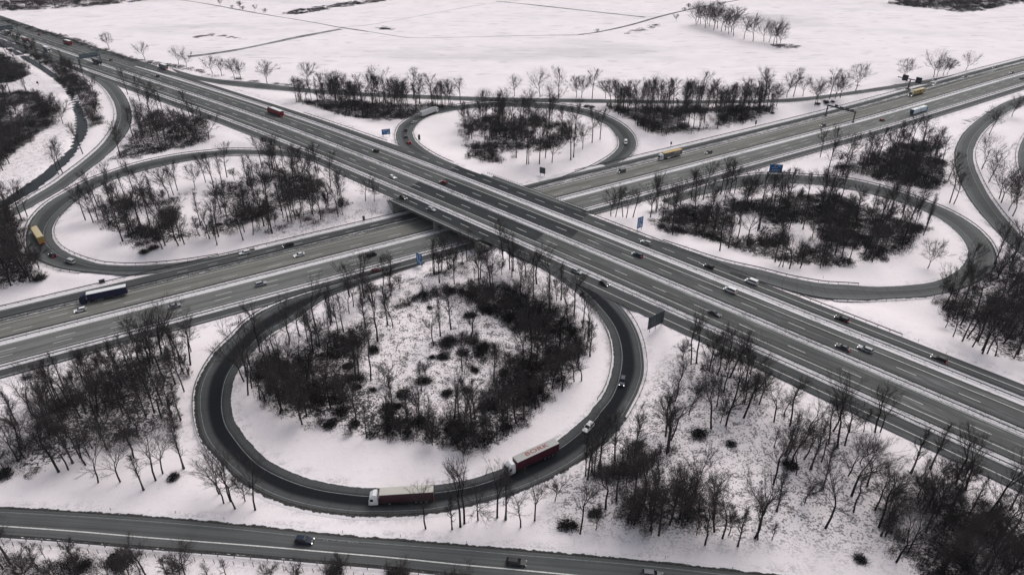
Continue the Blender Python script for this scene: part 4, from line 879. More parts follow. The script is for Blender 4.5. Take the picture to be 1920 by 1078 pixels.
for nm, (P, holes, c, h) in WG.items():
    brush('bramble_undergrowth', P, holes, c, h, 'dark leafless bramble undergrowth of the '+nm.replace('_', ' '), rb)
# separate dark rounded bushes
BUSH = [('clearing of the front loop wood', zz(1, 2, (690, 590), (710, 680), (620, 730), (750, 745), (875, 765), (1255, 700), (1400, 520), (1550, 490), (1720, 440), (1640, 620), (1430, 795), (1580, 770), (1700, 900), (740, 1020), (640, 930), (560, 1020), (1240, 1000), (1480, 1040), (1860, 640), (1600, 210), (1730, 170), (1840, 110), (1100, 800), (1320, 520), (1680, 470), (880, 470), (1300, 150), (980, 900), (1060, 890))),
        ('snow right of the front loop', zz(2, 3, (610, 620), (1640, 100), (1400, 30), (420, 715))+zz(3, 3, (690, 960), (160, 260))),
        ('snow beside the left loop', zz(0, 1, (1080, 810), (1150, 780), (215, 310), (300, 1010), (70, 860))),
        ('snow in front of the rear side road', zz(2, 0, (560, 800), (600, 805))+zz(3, 0, (370, 782), (430, 770), (30, 850), (480, 765))+zz(1, 0, (320, 610))),
        ('strip beside the front road', zz(0, 3, (30, 330), (1300, 350), (900, 1000), (850, 960), (620, 1020))+zz(1, 3, (590, 1060), (1030, 1075), (1100, 1078))),
        ]
BP = []
for i in range(4):
    r_ = np.random.default_rng(70+i); G = Geo(); k = 300; d = r_.normal(size=(k, 3)); d /= np.linalg.norm(d, axis=1)[:, None]; d[:, 2] = abs(d[:, 2])
    lump = 1+.25*np.sin(d[:, 0]*4+i)*np.cos(d[:, 1]*5+i*2)
    C = d*(.45+.55*r_.random(k)**.5)[:, None]*lump[:, None]*np.array([1.7, 1.6, 1.35]); G.quads(C, .20+.22*r_.random(k), r_, .1)
    B = r_.normal(0, .6, (520, 3)); B[:, 2] = 0; dd = r_.normal(size=(520, 3)); dd[:, 2] = abs(dd[:, 2])+.4; dd /= np.linalg.norm(dd, axis=1)[:, None]
    G2_ = Geo(); G2_.tris(B, B+dd*np.array([1.9, 1.9, 1.8])*(.6+.8*r_.random(520))[:, None], .045, r_)
    BP.append((G.mesh('foliage_mesh', M_BRUSH), G2_.mesh('stem_mesh', M_BRUSHB)))
for area, pts in BUSH:
    pts = sorted(pts)
    for i, (px, py) in enumerate(pts):
        p = gt(px, py); n = len(pts)
        w = 'leftmost' if i == 0 else 'rightmost' if i == n-1 else (ORD[i]+' from left') if i < (n+1)//2 else (ORD[n-1-i]+' from right')
        o = thing('dark_bush', f'low dark rounded bush, {w}, {area}', 'bush', p-np.array([0, 0, .1]), rt.random()*6.28, 'dark bushes on the '+area)
        s = .75+.75*rt.random(); o.scale = (s*(.8+.5*rt.random()), s*(.8+.5*rt.random()), s*.85)
        f, st = BP[i % 4]; link('foliage', f, o); link('stems', st, o)
# far woods and scrub
def farwood(name, poly, n, label, kinds=('broad', 'tall')):
    P = G2(poly); it = []
    for q in scatter(P, [], n, rt):
        kn = kinds[rt.integers(len(kinds))]; s = .85+.4*rt.random(); it.append((LITE[kn][rt.integers(2)], (q[0], q[1], BASE), (s, s*.95), rt.random()*6.28))
    return mass(name, it, M_TWIG, label)
farwood('distant_wood', [(-90, 12), (0, 10), (60, 15), (150, 10), (230, 3), (300, -8), (250, -40), (100, -60), (-100, -40), (-160, 0)], 260, 'dark bare wood along the far left corner of the fields')
farwood('distant_wood', [(1665, 8), (1740, 15), (1800, 22), (1840, 20), (1890, 8), (1960, 2), (2020, -20), (1900, -60), (1700, -50), (1660, -10)], 210, 'dark bare wood at the far right end of the fields')
farwood('roadside_tree_belt', [(590, 185), (700, 190), (850, 195), (850, 199), (700, 197), (598, 192)], 22, 'bare trees in the belt in front of the rear side road at left', ('broad', 'tall', 'tall'))
farwood('roadside_tree_belt', [(1135, 198.5), (1300, 199), (1450, 195.5), (1455, 203), (1300, 208), (1150, 206)], 34, 'bare trees in the belt in front of the rear side road at right', ('broad', 'tall', 'tall'))
for nm, poly, cv, hg, lb in (('hedge', [(525, 27), (560, 28), (640, 15), (740, 0), (800, -8), (740, -8), (650, 4), (580, 14), (545, 21)], .8, 1.0, 'grey green hedge strip far across the fields'),
    ('distant_brush', [(-160, 30), (0, 22), (60, 20), (160, 14), (250, 5), (330, -3), (330, -20), (60, 0), (-160, 10)], .9, 3.0, 'dark brush at the foot of the far left wood'),
    ('distant_brush', [(1665, 9), (1740, 17), (1800, 24), (1845, 21), (1890, 10), (1960, 3), (1960, -20), (1800, -10), (1680, -10)], .9, 3.0, 'dark brush at the foot of the far right wood'),
    ('scrub_patch', [(705, 53), (720, 49), (745, 53), (735, 57), (715, 56)], .9, .6, 'small scrub patch out in the snowy field'),
    ('scrub_patch', [(362, 70), (380, 65), (410, 64), (450, 72), (448, 75), (405, 68), (385, 69), (364, 73)], .8, .6, 'arc of dry scrub in the left snowy field'),
    ('field_verge_scrub', [(0, 33), (60, 50), (130, 68), (200, 92), (260, 110), (330, 122), (480, 152), (480, 158), (320, 128), (250, 116), (190, 100), (120, 76), (50, 57), (0, 42)], .75, 1.0, 'thin scrub along the field fence of the far left motorway'),
    ('field_verge_scrub', [(1600, 171), (1690, 155), (1790, 139), (1920, 110), (1990, 95), (1990, 98), (1920, 114), (1790, 142), (1690, 159), (1610, 174)], .5, .8, 'low scrub along the rear side road at right'),
    ('field_verge_scrub', [(480, 152), (560, 161), (640, 168), (760, 174), (760, 176.5), (640, 170.5), (560, 164), (480, 155.5)], .5, .7, 'low scrub along the rear side road at left'),
    ('hedge', [(1445, 212), (1500, 201), (1565, 187), (1570, 189), (1510, 203), (1450, 214)], .0, .6, ''),):
    if cv: brush(nm, G2(poly), [], cv, hg, lb, rb)
for poly, lb in (([(1150, 66), (1175, 58), (1215, 47), (1243, 45), (1228, 54), (1190, 63)], 'grey dry grass patch beside the far field track'), ([(1442, 84), (1475, 82), (1512, 88), (1490, 92), (1455, 91)], 'dry grass patch at the foot of the rear field clump')):
    brush('dry_grass', G2(poly), [], .7, .5, lb, rb, M_DRY)
# ditches and field tracks
M_DITCH = plain('dark_wet_ditch', (.10, .10, .105), .9, var=.5, scale=.15); M_DITCHG = plain('grey_grass_ditch', (.20, .20, .20), .95, var=.6, scale=.12)
def line(name, pts, w, mat):
    C = resample(cat(np.array([gh(*p) for p in pts])), 120); d = np.gradient(C[:, :2], axis=0); d /= np.linalg.norm(d, axis=1)[:, None]; nn = np.stack([d[:, 1], -d[:, 0]], 1)
    ww = w*(.45+1.1*fnoise(C[:, 0], C[:, 1], 40, 7))[:, None]/2; z = np.array([TZ(*c[:2]) for c in C])+.05
    ribbon(name, np.c_[C[:, :2]-nn*ww, z], np.c_[C[:, :2]+nn*ww, z], mat, 2)
line('field_ditch', [(352, 107), (420, 98), (480, 87), (560, 70), (640, 55)], 7.5, M_DITCHG)
line('field_ditch', [(330, -1), (400, 10), (480, 25), (560, 38), (600, 45), (637, 52), (690, 60)], 2.2, M_DITCH)
line('field_ditch', [(637, 51.5), (680, 58), (735, 67), (780, 71.5), (880, 70), (985, 67.5), (1050, 66.5), (1095, 65.5)], 1.7, M_DITCHG)
line('field_track', [(1085, 65.5), (1120, 61), (1180, 48), (1240, 31), (1290, 19), (1340, 9), (1400, -2)], 3.2, M_DITCH)
line('field_track', [(930, 3), (1000, 10), (1100, 21), (1210, 33)], 4.0, M_DITCHG)
line('field_track', [(640, 52), (700, 46), (800, 28), (900, 10), (980, 0)], 2.0, plain('trodden_snow_track', (.50, .48, .49), .9, var=.25, scale=.1))
def stripoly(pts, w):
    C = resample(cat(np.array([gt(*p) for p in pts])), 40)[:, :2]; d = np.gradient(C, axis=0); d /= np.linalg.norm(d, axis=1)[:, None]; nn = np.stack([d[:, 1], -d[:, 0]], 1)*w/2
    return np.vstack([C-nn, (C+nn)[::-1]])
for pts, w_, lb in (([(-40, 752), (0, 745), (60, 727), (170, 696), (300, 655), (400, 625), (470, 600)], 2.2, 'dark grassy ditch beside the lower motorway at left'), ([(700, 545), (760, 528), (830, 510), (890, 485)], 3.0, 'dark grassy ditch between lower motorway and front loop'), ([(1215, 402), (1290, 382), (1370, 366), (1430, 355)], 2.5, 'dark grassy ditch at the edge of the right loop wood'), ([(1790, 236), (1830, 222), (1862, 210)], 2.0, 'dark grassy strip between the slip road and motorway at right'), ([(1590, 275), (1680, 248), (1740, 238)], 2.0, 'dark grassy strip above the wood right of the right loop')):
    brush('ditch_grass', stripoly(pts, w_), [], 1.0, .7, lb, rb)
# ------------------------------------------------------------------ vehicles (+X forward, origin on the road under the middle)
def paint(name, col, rough=.35):
    t = NT(name); t.out(col, rough, 0, .3)
    dirt = t.noise(t.pos(), 1.3, 4); t.put(t.b.inputs['Base Color'], t.mix(t.math('MULTIPLY', t.ramp(dirt, .5, .85), .10), col, (.14, .135, .13)))
    return t.mat
PAINT = {k: paint(k+'_paint', c) for k, c in dict(white=(.72, .72, .72), silver=(.36, .37, .39), grey=(.12, .125, .13), darkgrey=(.045, .048, .055), black=(.010, .010, .012), darkblue=(.012, .018, .04), navy=(.008, .010, .045), blue=(.02, .05, .09), teal=(.018, .05, .065), red=(.28, .02, .028), darkred=(.10, .014, .022), wine=(.070, .010, .024), wine2=(.042, .012, .018), yellow=(.50, .33, .10), mustard=(.40, .28, .085), cream=(.50, .475, .42), tan=(.52, .43, .26), lightgrey=(.42, .43, .43), roofgrey=(.36, .355, .34), midgrey=(.15, .155, .15), skyblue=(.10, .26, .40), paleblue=(.45, .52, .57), red2=(.20, .02, .03)).items()}
M_GLASS = NT('tinted_car_glass').out((.012, .014, .017), .12, 0, .35)
M_TYRE = plain('black_tyre_rubber', (.014, .014, .015), .85); M_RIM = plain('grey_wheel_rim', (.22, .22, .23), .4, .4)
M_HEAD = NT('unlit_headlamp').out((.55, .57, .6), .15, 0, .6); M_HEADON = lamp_mat('lit_headlamp', (1.0, .98, .92), 2.2); M_TAIL = NT('red_tail_lamp').out((.22, .008, .012), .2, 0, .5)
M_TAILON = lamp_mat('lit_tail_lamp', (.75, .02, .05), .8)
M_CHAS = plain('dark_lorry_chassis', (.018, .018, .02), .8)
M_PLAS = plain('black_plastic_trim', (.016, .016, .017), .6)
CARS = {  # length, width, belt z, roof z, hood z front, nose x... stations of the lower body (x, half width, bottom, top); cabin: base rear, base front, roof rear, roof front
 'hatchback': ([(-2.05, .72, .42, .80), (-1.98, .82, .30, .92), (-1.2, .88, .24, .96), (.3, .89, .22, .94), (.95, .88, .24, .90), (1.7, .83, .26, .78), (2.05, .70, .36, .64)], (-2.0, .98, -1.62, .18), .93, 1.48, .62),
 'saloon': ([(-2.35, .74, .45, .86), (-2.25, .83, .32, .97), (-1.45, .89, .24, .97), (.3, .90, .22, .92), (1.0, .89, .24, .90), (1.95, .84, .26, .76), (2.35, .70, .36, .62)], (-1.85, 1.05, -1.05, .22), .92, 1.43, .62),
 'estate': ([(-2.38, .76, .42, .84), (-2.3, .85, .30, .94), (-1.4, .90, .24, .96), (.3, .91, .22, .94), (1.0, .90, .24, .90), (1.95, .84, .26, .78), (2.38, .70, .36, .64)], (-2.32, 1.05, -1.98, .25), .93, 1.49, .64),
 'suv': ([(-2.2, .78, .50, 1.0), (-2.12, .88, .36, 1.08), (-1.3, .94, .30, 1.10), (.3, .95, .28, 1.08), (.95, .94, .30, 1.04), (1.85, .88, .32, .96), (2.25, .76, .42, .80)], (-2.15, 1.05, -1.85, .3), 1.07, 1.70, .68),
 'minibus': ([(-2.45, .84, .45, 1.05), (-2.4, .92, .34, 1.18), (-1.3, .96, .30, 1.20), (.6, .96, .28, 1.18), (1.55, .94, .30, 1.12), (2.1, .90, .32, 1.0), (2.42, .80, .42, .80)], (-2.4, 1.7, -2.3, .95), 1.17, 1.95, .80),
}
WX = {'hatchback': (1.28, -1.27), 'saloon': (1.42, -1.38), 'estate': (1.42, -1.38), 'suv': (1.40, -1.36), 'minibus': (1.55, -1.50)}
WH = MB().cyl_y(0, -.11, .11, 0, .33, 14, 0).cyl_y(0, -.115, .115, 0, .20, 10, 1).mesh('wheel_mesh', M_TYRE, M_RIM)
WHT = MB().cyl_y(0, -.15, .15, 0, .50, 14, 0).cyl_y(0, -.16, .16, 0, .28, 10, 1).mesh('lorry_wheel_mesh', M_TYRE, M_RIM)
LAMPS = {}
def car_meshes(tp):
    st, (cb, cf, rb_, rf), zb, zr, wr = CARS[tp]; out = {}
    m = MB()
    def ring(x, w, a, b): return [(x, -w*.86, a), (x, -w, a+(b-a)*.35), (x, -w*.985, a+(b-a)*.72), (x, -w*.90, b), (x, w*.90, b), (x, w*.985, a+(b-a)*.72), (x, w, a+(b-a)*.35), (x, w*.86, a)]
    m.rings([ring(*s) for s in st])
    W = max(s[1] for s in st)*.93
    B = [(cb, -W, zb-.04), (cf, -W, zb-.04), (cf, W, zb-.04), (cb, W, zb-.04)]; Tp = [(rb_, -wr, zr-.05), (rf, -wr, zr-.05), (rf, wr, zr-.05), (rb_, wr, zr-.05)]
    TT = [(rb_+.10, -wr*.86, zr), (rf-.14, -wr*.86, zr), (rf-.14, wr*.86, zr), (rb_+.10, wr*.86, zr)]
    m.rings([B, Tp, TT])
    for s in (-1, 1): m.box(cf-.55, cf-.38, s*(W+.02)-(.0 if s > 0 else .16), s*(W+.02)+(.16 if s > 0 else 0), zb-.02, zb+.10)
    out['body'] = m
    def panel(a, b, c, d, ins, push):
        P = [Vector(q) for q in (a, b, c, d)]; ce = sum(P, Vector())/4; n = (P[1]-P[0]).cross(P[3]-P[0]).normalized()
        if n.dot(ce-Vector((-.3, 0, zb))) < 0: n = -n
        Q = [ce+(q-ce)*ins+n*push for q in P]; R = [ce+(q-ce)*ins-n*.02 for q in P]
        mm = MB(); mm.add([tuple(q) for q in Q]+[tuple(q) for q in R], [(0, 1, 2, 3), (7, 6, 5, 4), (0, 4, 5, 1), (1, 5, 6, 2), (2, 6, 7, 3), (3, 7, 4, 0)]); return mm
    out['windscreen'] = panel(B[1], B[2], Tp[2], Tp[1], .88, .015); out['rear_window'] = panel(B[3], B[0], Tp[0], Tp[3], .84, .015)
    out['side_window'] = [panel(B[0], B[1], Tp[1], Tp[0], .88, .015), panel(B[2], B[3], Tp[3], Tp[2], .88, .015)]
    x0 = st[-1][0]; xr = st[0][0]; hw = st[-1][1]
    out['headlight'] = [MB().box(x0-.16, x0+.03, s*(hw-.06)-.13, s*(hw-.06)+.12, st[-1][3]-.12, st[-1][3]+.035) for s in (-1, 1)]
    out['taillight'] = [MB().box(xr-.03, xr+.14, s*(st[0][1]-.02)-.13, s*(st[0][1]-.02)+.13, st[0][3]-.22, st[0][3]+.0) for s in (-1, 1)]
    return out
CM = {}; CB = {}
def car(tp, col, p, head, label, lights=True, tails=False, cat='car', name=None):
    if tp not in CM: CM[tp] = car_meshes(tp); CB[tp] = {}
    d, cache = CM[tp], CB[tp]
    def get(key, mb, *mats):
        if key not in cache: cache[key] = mb.mesh(key[0]+'_mesh', *mats)
        return cache[key]
    o = thing(name or ('van' if cat == 'van' else 'car'), label, cat, p, head, None)
    link('body', get(('body', col), d['body'], PAINT[col]), o)
    link('windscreen', get(('windscreen', 0), d['windscreen'], M_GLASS), o); link('rear_window', get(('rear_window', 0), d['rear_window'], M_GLASS), o)
    for i in (0, 1):
        link('side_window', get(('side_window', i), d['side_window'][i], M_GLASS), o)
        link('headlight', get(('headlight', i, lights), d['headlight'][i], M_HEADON if lights else M_HEAD), o)
        link('taillight', get(('taillight', i, tails), d['taillight'][i], M_TAILON if tails else M_TAIL), o)
    W = max(s[1] for s in CARS[tp][0])
    for x in WX[tp]:
        for s in (-1, 1):
            w = link('wheel', WH, o); w.location = (x, s*(W-.09), .33)
    return o
def lorry(p, head, label, cabcol, sidecol, roofcol, lights=True, tails=False, trailer=13.6, cream_roof=False, rear=None, marks=None, name='lorry'):
    """tractor with box semitrailer; origin under the middle of the whole rig"""
    L = trailer+2.9; o = thing(name, label, 'lorry', p, head, None)
    f = L/2; b = -L/2; xb = f-2.35
    cab = MB()                              # cab shell: rings from bottom to top
    def rr(z, x0, x1, w): return [(x0, -w, z), (x1-.25, -w, z), (x1, -w*.78, z), (x1, w*.78, z), (x1-.25, w, z), (x0, w, z)]
    cab.rings([rr(.45, xb, f-.05, 1.2), rr(1.0, xb, f, 1.25), rr(1.7, xb, f, 1.25), rr(2.75, xb, f-.30, 1.22), rr(3.1, xb, f-.45, 1.18), rr(3.72, xb+.15, f-1.25, 1.05)])
    for s in (-1, 1): cab.box(f-.42, f-.22, s*1.32-.12, s*1.32+.12, 1.75, 2.45)
    cab.build('cab', PAINT[cabcol], o)
    ws = MB(); q = [(f+.008, -.98, 1.78), (f+.008, .98, 1.78), (f-.285, .95, 2.72), (f-.285, -.95, 2.72)]
    ws.add(q+[(x-.05, y, z-.01) for x, y, z in q], [(0, 1, 2, 3), (7, 6, 5, 4), (0, 4, 5, 1), (1, 5, 6, 2), (2, 6, 7, 3), (3, 7, 4, 0)]); ws.build('windscreen', M_GLASS, o)
    for s in (-1, 1): MB().box(f-1.25, f-.38, s*1.235-.02, s*1.235+.02, 1.8, 2.6).build('side_window', M_GLASS, o)
    MB().box(f-.02, f+.05, -.95, .95, .55, 1.15).build('grille', M_PLAS, o)
    for s in (-1, 1): MB().box(f-.10, f+.06, s*.98-.2, s*.98+.2, .58, .82).build('headlight', M_HEADON if lights else M_HEAD, o)
    ch = MB().box(b+.3, xb+1.9, -.48, .48, .75, 1.08).box(xb-2.6, xb-1.2, .5, 1.22, .42, .98).box(xb-2.6, xb-1.2, -1.22, -.5, .42, .98).box(b+5.4, b+8.4, -1.2, -1.12, .45, .95).box(b+5.4, b+8.4, 1.12, 1.2, .45, .95)
    ch.build('chassis', M_CHAS, o)
    t0, t1 = b, b+trailer
    MB().rings([[(t0, -1.25, 1.08), (t1, -1.25, 1.08), (t1, 1.25, 1.08), (t0, 1.25, 1.08)], [(t0, -1.275, 1.25), (t1, -1.275, 1.25), (t1, 1.275, 1.25), (t0, 1.275, 1.25)], [(t0, -1.275, 3.90), (t1, -1.275, 3.90), (t1, 1.275, 3.90), (t0, 1.275, 3.90)]]).build('trailer_body', PAINT[sidecol], o)
    rf = MB().rings([[(t0-.02, -1.29, 3.90), (t1+.02, -1.29, 3.90), (t1+.02, 1.29, 3.90), (t0-.02, 1.29, 3.90)], [(t0, -1.25, 3.98), (t1, -1.25, 3.98), (t1, 1.25, 3.98), (t0, 1.25, 3.98)], [(t0+.3, -.6, 4.02), (t1-.3, -.6, 4.02), (t1-.3, .6, 4.02), (t0+.3, .6, 4.02)]])
    roof = rf.build('trailer_roof', PAINT[roofcol], o)
    if rear: MB().box(t0-.05, t0-.005, -1.24, 1.24, 1.15, 3.86).build('rear_door', PAINT[rear], o)
    for s in (-1, 1): MB().box(t0-.08, t0+.06, s*.95-.25, s*.95+.25, .86, 1.03).build('taillight', M_TAILON if tails else M_TAIL, o)
    for x in (f-1.35, xb-2.9+.0, b+2.0, b+3.3, b+4.6):
        for s in (-1, 1):
            w = link('wheel', WHT, o); w.location = (x, s*1.05, .5)
    if marks: marks(o, t0, t1, roof)
    return o
HA = lambda k: AX.head(k)
def onA(px, py): p = gA(px, py); return p+np.array([0, 0, .02]), AX.head(float(AX.inv(p[0], p[1])[0]))
def onB(px, py): p = gB(px, py); return p+np.array([0, 0, .02]), BX.head(float(BX.inv(p[0], p[1])[0]))
ROADTOP = [np.c_[(l+r)/2, np.linalg.norm(l-r, axis=1)/2] for l, r in RAMPS.values()]
def onR(px, py, tx_=None, ty_=None):
    z = BASE; 
    for _ in range(8):
        p = g(px, py, z); best = None
        for R_ in ROADTOP:
            d = np.hypot(R_[:, 0]-p[0], R_[:, 1]-p[1]); i = int(d.argmin())
            if best is None or d[i] < best[0]: best = (d[i], R_, i)
        z = best[1][best[2], 2]
    R_, i = best[1], best[2]; a, b_ = R_[max(i-1, 0)], R_[min(i+1, len(R_)-1)]
    return np.array([p[0], p[1], z+.02]), math.atan2(b_[1]-a[1], b_[0]-a[0])
PI = math.pi
def carA(tp, col, px, py, label, fwd, **k):
    p, h = onA(px, py); return car(tp, col, p, h+(0 if fwd else PI), label, **k)
def carB(tp, col, px, py, label, fwd, **k):
    p, h = onB(px, py); return car(tp, col, p, h+(0 if fwd else PI), label, **k)
def carR(tp, col, px, py, label, fwd, **k):
    p, h = onR(px, py); return car(tp, col, p, h+(0 if fwd else PI), label, **k)
# upper motorway, far carriageway (driving away to the upper left)
carA('suv', 'black', 705, 285, 'black off-roader on the upper motorway, left of the bridge, before the rear loop', False)
carA('hatchback', 'red2', 832, 344, 'dark red car driving over the dark bridge deck', False)
carA('estate', 'teal', 1195.4, 480, 'dark blue-green car with red tail lamps just right of the bridge', False, tails=True)
carA('saloon', 'darkgrey', 1580, 654, 'dark grey saloon overtaking a silver estate at the median rail', False, tails=True)
carA('estate', 'silver', 1622, 657, 'silver estate car being overtaken by a dark grey saloon', False, tails=False)
carA('hatchback', 'black', 295.7, 144.5, 'black car on the upper motorway below the grey box lorry', False)
carA('hatchback', 'darkgrey', 208, 114, 'small dark car passing the grey overhead sign boards at left', False)
carA('hatchback', 'silver', 171.6, 92.8, 'small pale car near the field verge at far left', False)
carA('hatchback', 'red', 73.4, 66.2, 'tiny red car on the far left end of the upper motorway', False)
carA('minibus', 'white', 1369, 547, 'white van with red lower side on the upper motorway', False, cat='van', tails=True)
carA('estate', 'lightgrey', 1211.5, 457, 'pale silver estate on the side lane by the tall blue sign', False)
carA('hatchback', 'black', 1329, 502, 'black hatchback on the side lane left of the white minibus', False)
carA('minibus', 'white', 1409, 531, 'white minibus with side windows on the far side lane', False, cat='van')
carA('estate', 'black', 1577.9, 600, 'black estate on the far side lane below the right loop', False, tails=True)
carA('estate', 'black', 1760, 675, 'black car with red tail lamp nearest the right edge wood', False, tails=True)
# upper motorway, near carriageway (towards the lower right)
carA('hatchback', 'white', 736.3, 334, 'white hatchback entering the dark bridge deck', True)
carA('saloon', 'darkgrey', 1339.5, 590, 'blue-grey saloon right of the big dark sign back', True, lights=False)
carA('hatchback', 'black', 756.4, 372.5, 'black car with lit headlamps on the near bridge lane', True)
carA('estate', 'silver', 809.6, 394.5, 'silver car on the near bridge lane above the pier', True, lights=False)
carA('estate', 'lightgrey', 1081.4, 511, 'pale silver car entering the top of the front loop', True, lights=False)
carA('hatchback', 'black', 1132.8, 534, 'black car with lit headlamps behind the big sign back', True)
# lower motorway
carB('hatchback', 'white', 151.4, 583.5, 'white car overtaking the dark blue lorry', False)
carB('saloon', 'white', 561.6, 480, 'white saloon in the fast lane left of the bridge', False)
carB('suv', 'grey', 1328.6, 288, 'dark car with lit headlamps behind the yellow-roofed lorry', False)
carB('minibus', 'grey', 1165.4, 323.5, 'grey van with lit headlamps nearest the bridge on the far lower motorway', False, cat='van')
carB('suv', 'grey', 1542.5, 237, 'grey car driving out from under the sign gantry', False)
carB('saloon', 'black', 1713.5, 169.5, 'black car beside the tan lorry at the far right', False)
carB('hatchback', 'white', 1751.5, 160.2, 'white car with bright headlamps behind the tan lorry', False)
carB('hatchback', 'black', 1752, 151.5, 'black car on the outer lane behind the square display boards', False)
carB('saloon', 'darkgrey', 1808, 145.5, 'dark saloon with headlamps below the lone broad tree at far right', False)
carB('saloon', 'black', 1864.6, 128.2, 'black car nearest the field edge trees at far right', False)
carB('saloon', 'darkgrey', 1896.4, 137.5, 'dark car with headlamps at the upper right corner', False)
carB('estate', 'white', 459.5, 476, 'white estate on the far side lane of the lower motorway', False, lights=False)
carB('estate', 'black', 540.9, 462, 'black estate with lit headlamp following the white estate', False)
carB('suv', 'silver', 490, 534.8, 'silver car driving right towards the bridge', True, lights=False)
carB('minibus', 'black', 696.7, 480.5, 'black van driving right just before the bridge', True, cat='van', lights=False)
carB('saloon', 'silver', 328, 576, 'silver car half hidden by the tall trees at left', True, lights=False)
carB('hatchback', 'red2', 1654, 227, 'small red car right of the sign gantry', True, lights=False)
carB('saloon', 'black', 1916, 148.5, 'black car at the right edge driving away', True, lights=False)
carB('hatchback', 'darkred', 706, 509, 'dark red car behind trees on the near side lane', True, lights=False)
# slip roads
def headto(o, px0, py0, px1, py1):
    a, b_ = g(px0, py0, o.location.z), g(px1, py1, o.location.z); o.rotation_euler[2] = math.atan2(b_[1]-a[1], b_[0]-a[0]); return o
headto(carR('suv', 'darkblue', 1166.7, 717.5, 'dark blue car with lit headlamps on the right of the front loop', True), 1168, 708, 1164, 727)
headto(carR('suv', 'white', 1102.9, 804, 'white car following the red lorry with lettered roof', True, lights=False), 1111, 794, 1094, 813)
headto(carR('saloon', 'lightgrey', 776.5, 231, 'pale car behind the white lorry on the rear loop', True, lights=False), 772, 233, 781, 228)
headto(carR('suv', 'darkgrey', 761.4, 246, 'dark car with pale roof glare on the rear loop bend', True), 761, 250, 762, 242)
headto(carR('hatchback', 'grey', 761, 258, 'grey car between the red car and the dark car on rear loop', True, lights=False), 762, 263, 761, 252)
headto(carR('hatchback', 'red', 767.2, 269.5, 'bright red car entering the rear loop', True, lights=False, tails=True), 772, 275, 764, 265)
headto(carR('hatchback', 'black', 99.4, 480.5, 'black car following the tan lorry round the left loop', True, tails=True), 108, 485, 91, 476)
headto(carR('minibus', 'lightgrey', 132.8, 492.5, 'pale grey van on the bottom bend of the left loop', True, cat='van', lights=False), 145, 496, 120, 488)
headto(carR('minibus', 'white', 1173, 269, 'white delivery van coming down the right of the rear loop', True, cat='van', lights=False), 1174, 258, 1172, 280)
headto(carR('suv', 'darkblue', 571.4, 1016, 'dark blue off-roader with headlamps on the front road', True), 540, 1012, 602, 1018)
headto(carR('estate', 'black', 968, 1056.5, 'black car in the middle of the front road', True, lights=False), 935, 1053, 1001, 1060)
headto(carR('estate', 'grey', 1223, 1079, 'dark grey car cut off by the bottom edge', True, lights=False), 1190, 1075, 1256, 1083)
# lorries: placed between nose and tail points
def rig(front, rear, surf, **k):
    a = surf(*front)[0]; b_ = surf(*rear)[0]; c = (a+b_)/2
    return dict(p=(c[0], c[1], c[2]), head=math.atan2(a[1]-b_[1], a[0]-b_[0]))
def text_mesh(body, size, depth=.01):
    cu = bpy.data.curves.new('lettering_curve', 'FONT'); cu.body = body; cu.size = size; cu.extrude = depth; cu.align_x = 'CENTER'; cu.align_y = 'CENTER'; cu.space_character = 1.06; cu.offset = .035
    o = bpy.data.objects.new('lettering_tmp', cu); COL.objects.link(o); dg = bpy.context.evaluated_depsgraph_get()
    me = bpy.data.meshes.new_from_object(o.evaluated_get(dg)); bpy.data.objects.remove(o); bpy.data.curves.remove(cu); me.materials.clear(); return me
M_LETTER = plain('faded_red_lettering', (.30, .085, .082), .7, var=.3)
def bork(o, t0, t1, roof):
    me = text_mesh('BORK', 2.35); me.materials.append(M_LETTER)
    l = link('roof_lettering', me, o); l.rotation_euler = (0, 0, PI); l.location = (t1-6.9, .05, 4.045); l.scale = (1.16, .78, 1)
def sidemark(o, t0, t1, roof):
    MB().box(t0+1.6, t0+6.0, 1.28, 1.30, 2.35, 3.75).build('side_panel', PAINT['lightgrey'], o)
    m = MB()
    for i, x in enumerate(np.linspace(t0+2.0, t0+5.4, 7)): m.box(x, x+.28, 1.302, 1.312, 2.6, 3.35 if i % 3 else 3.55)
    m.build('side_lettering', M_LETTER, o)
def emblem(o, t0, t1, roof):
    MB().rings([[(t0+5.6, 1.28, 2.0), (t0+6.2, 1.28, 1.9), (t0+6.9, 1.28, 2.6), (t0+7.4, 1.28, 3.3), (t0+6.4, 1.28, 3.4), (t0+5.5, 1.28, 3.0)], [(t0+5.6, 1.30, 2.0), (t0+6.2, 1.30, 1.9), (t0+6.9, 1.30, 2.6), (t0+7.4, 1.30, 3.3), (t0+6.4, 1.30, 3.4), (t0+5.5, 1.30, 3.0)]]).build('side_emblem', PAINT['black'], o)
R1 = lambda x, y: onR(x, y)
lorry(**rig((943, 892), (1048, 843), R1), label='wine red lorry with lettered grey roof on the front loop', cabcol='white', sidecol='wine', roofcol='roofgrey', lights=False, marks=bork)
lorry(**rig((690, 943), (817, 935), R1), label='red lorry with cream roof at the bottom of the front loop', cabcol='white', sidecol='wine2', roofcol='cream', lights=False)
lorry(**rig((151, 570), (241, 551), onB), label='dark blue lorry with white roof on the lower motorway', cabcol='navy', sidecol='navy', roofcol='white', lights=False)
lorry(**rig((1231, 302), (1279, 290.5), onB), label='grey lorry with yellow roof and red lettering', cabcol='white', sidecol='midgrey', roofcol='yellow', lights=False, marks=sidemark)
lorry(**rig((1701, 183), (1734, 173.5), onB), label='tan lorry with black emblem beside the display boards', cabcol='cream', sidecol='mustard', roofcol='tan', marks=emblem)
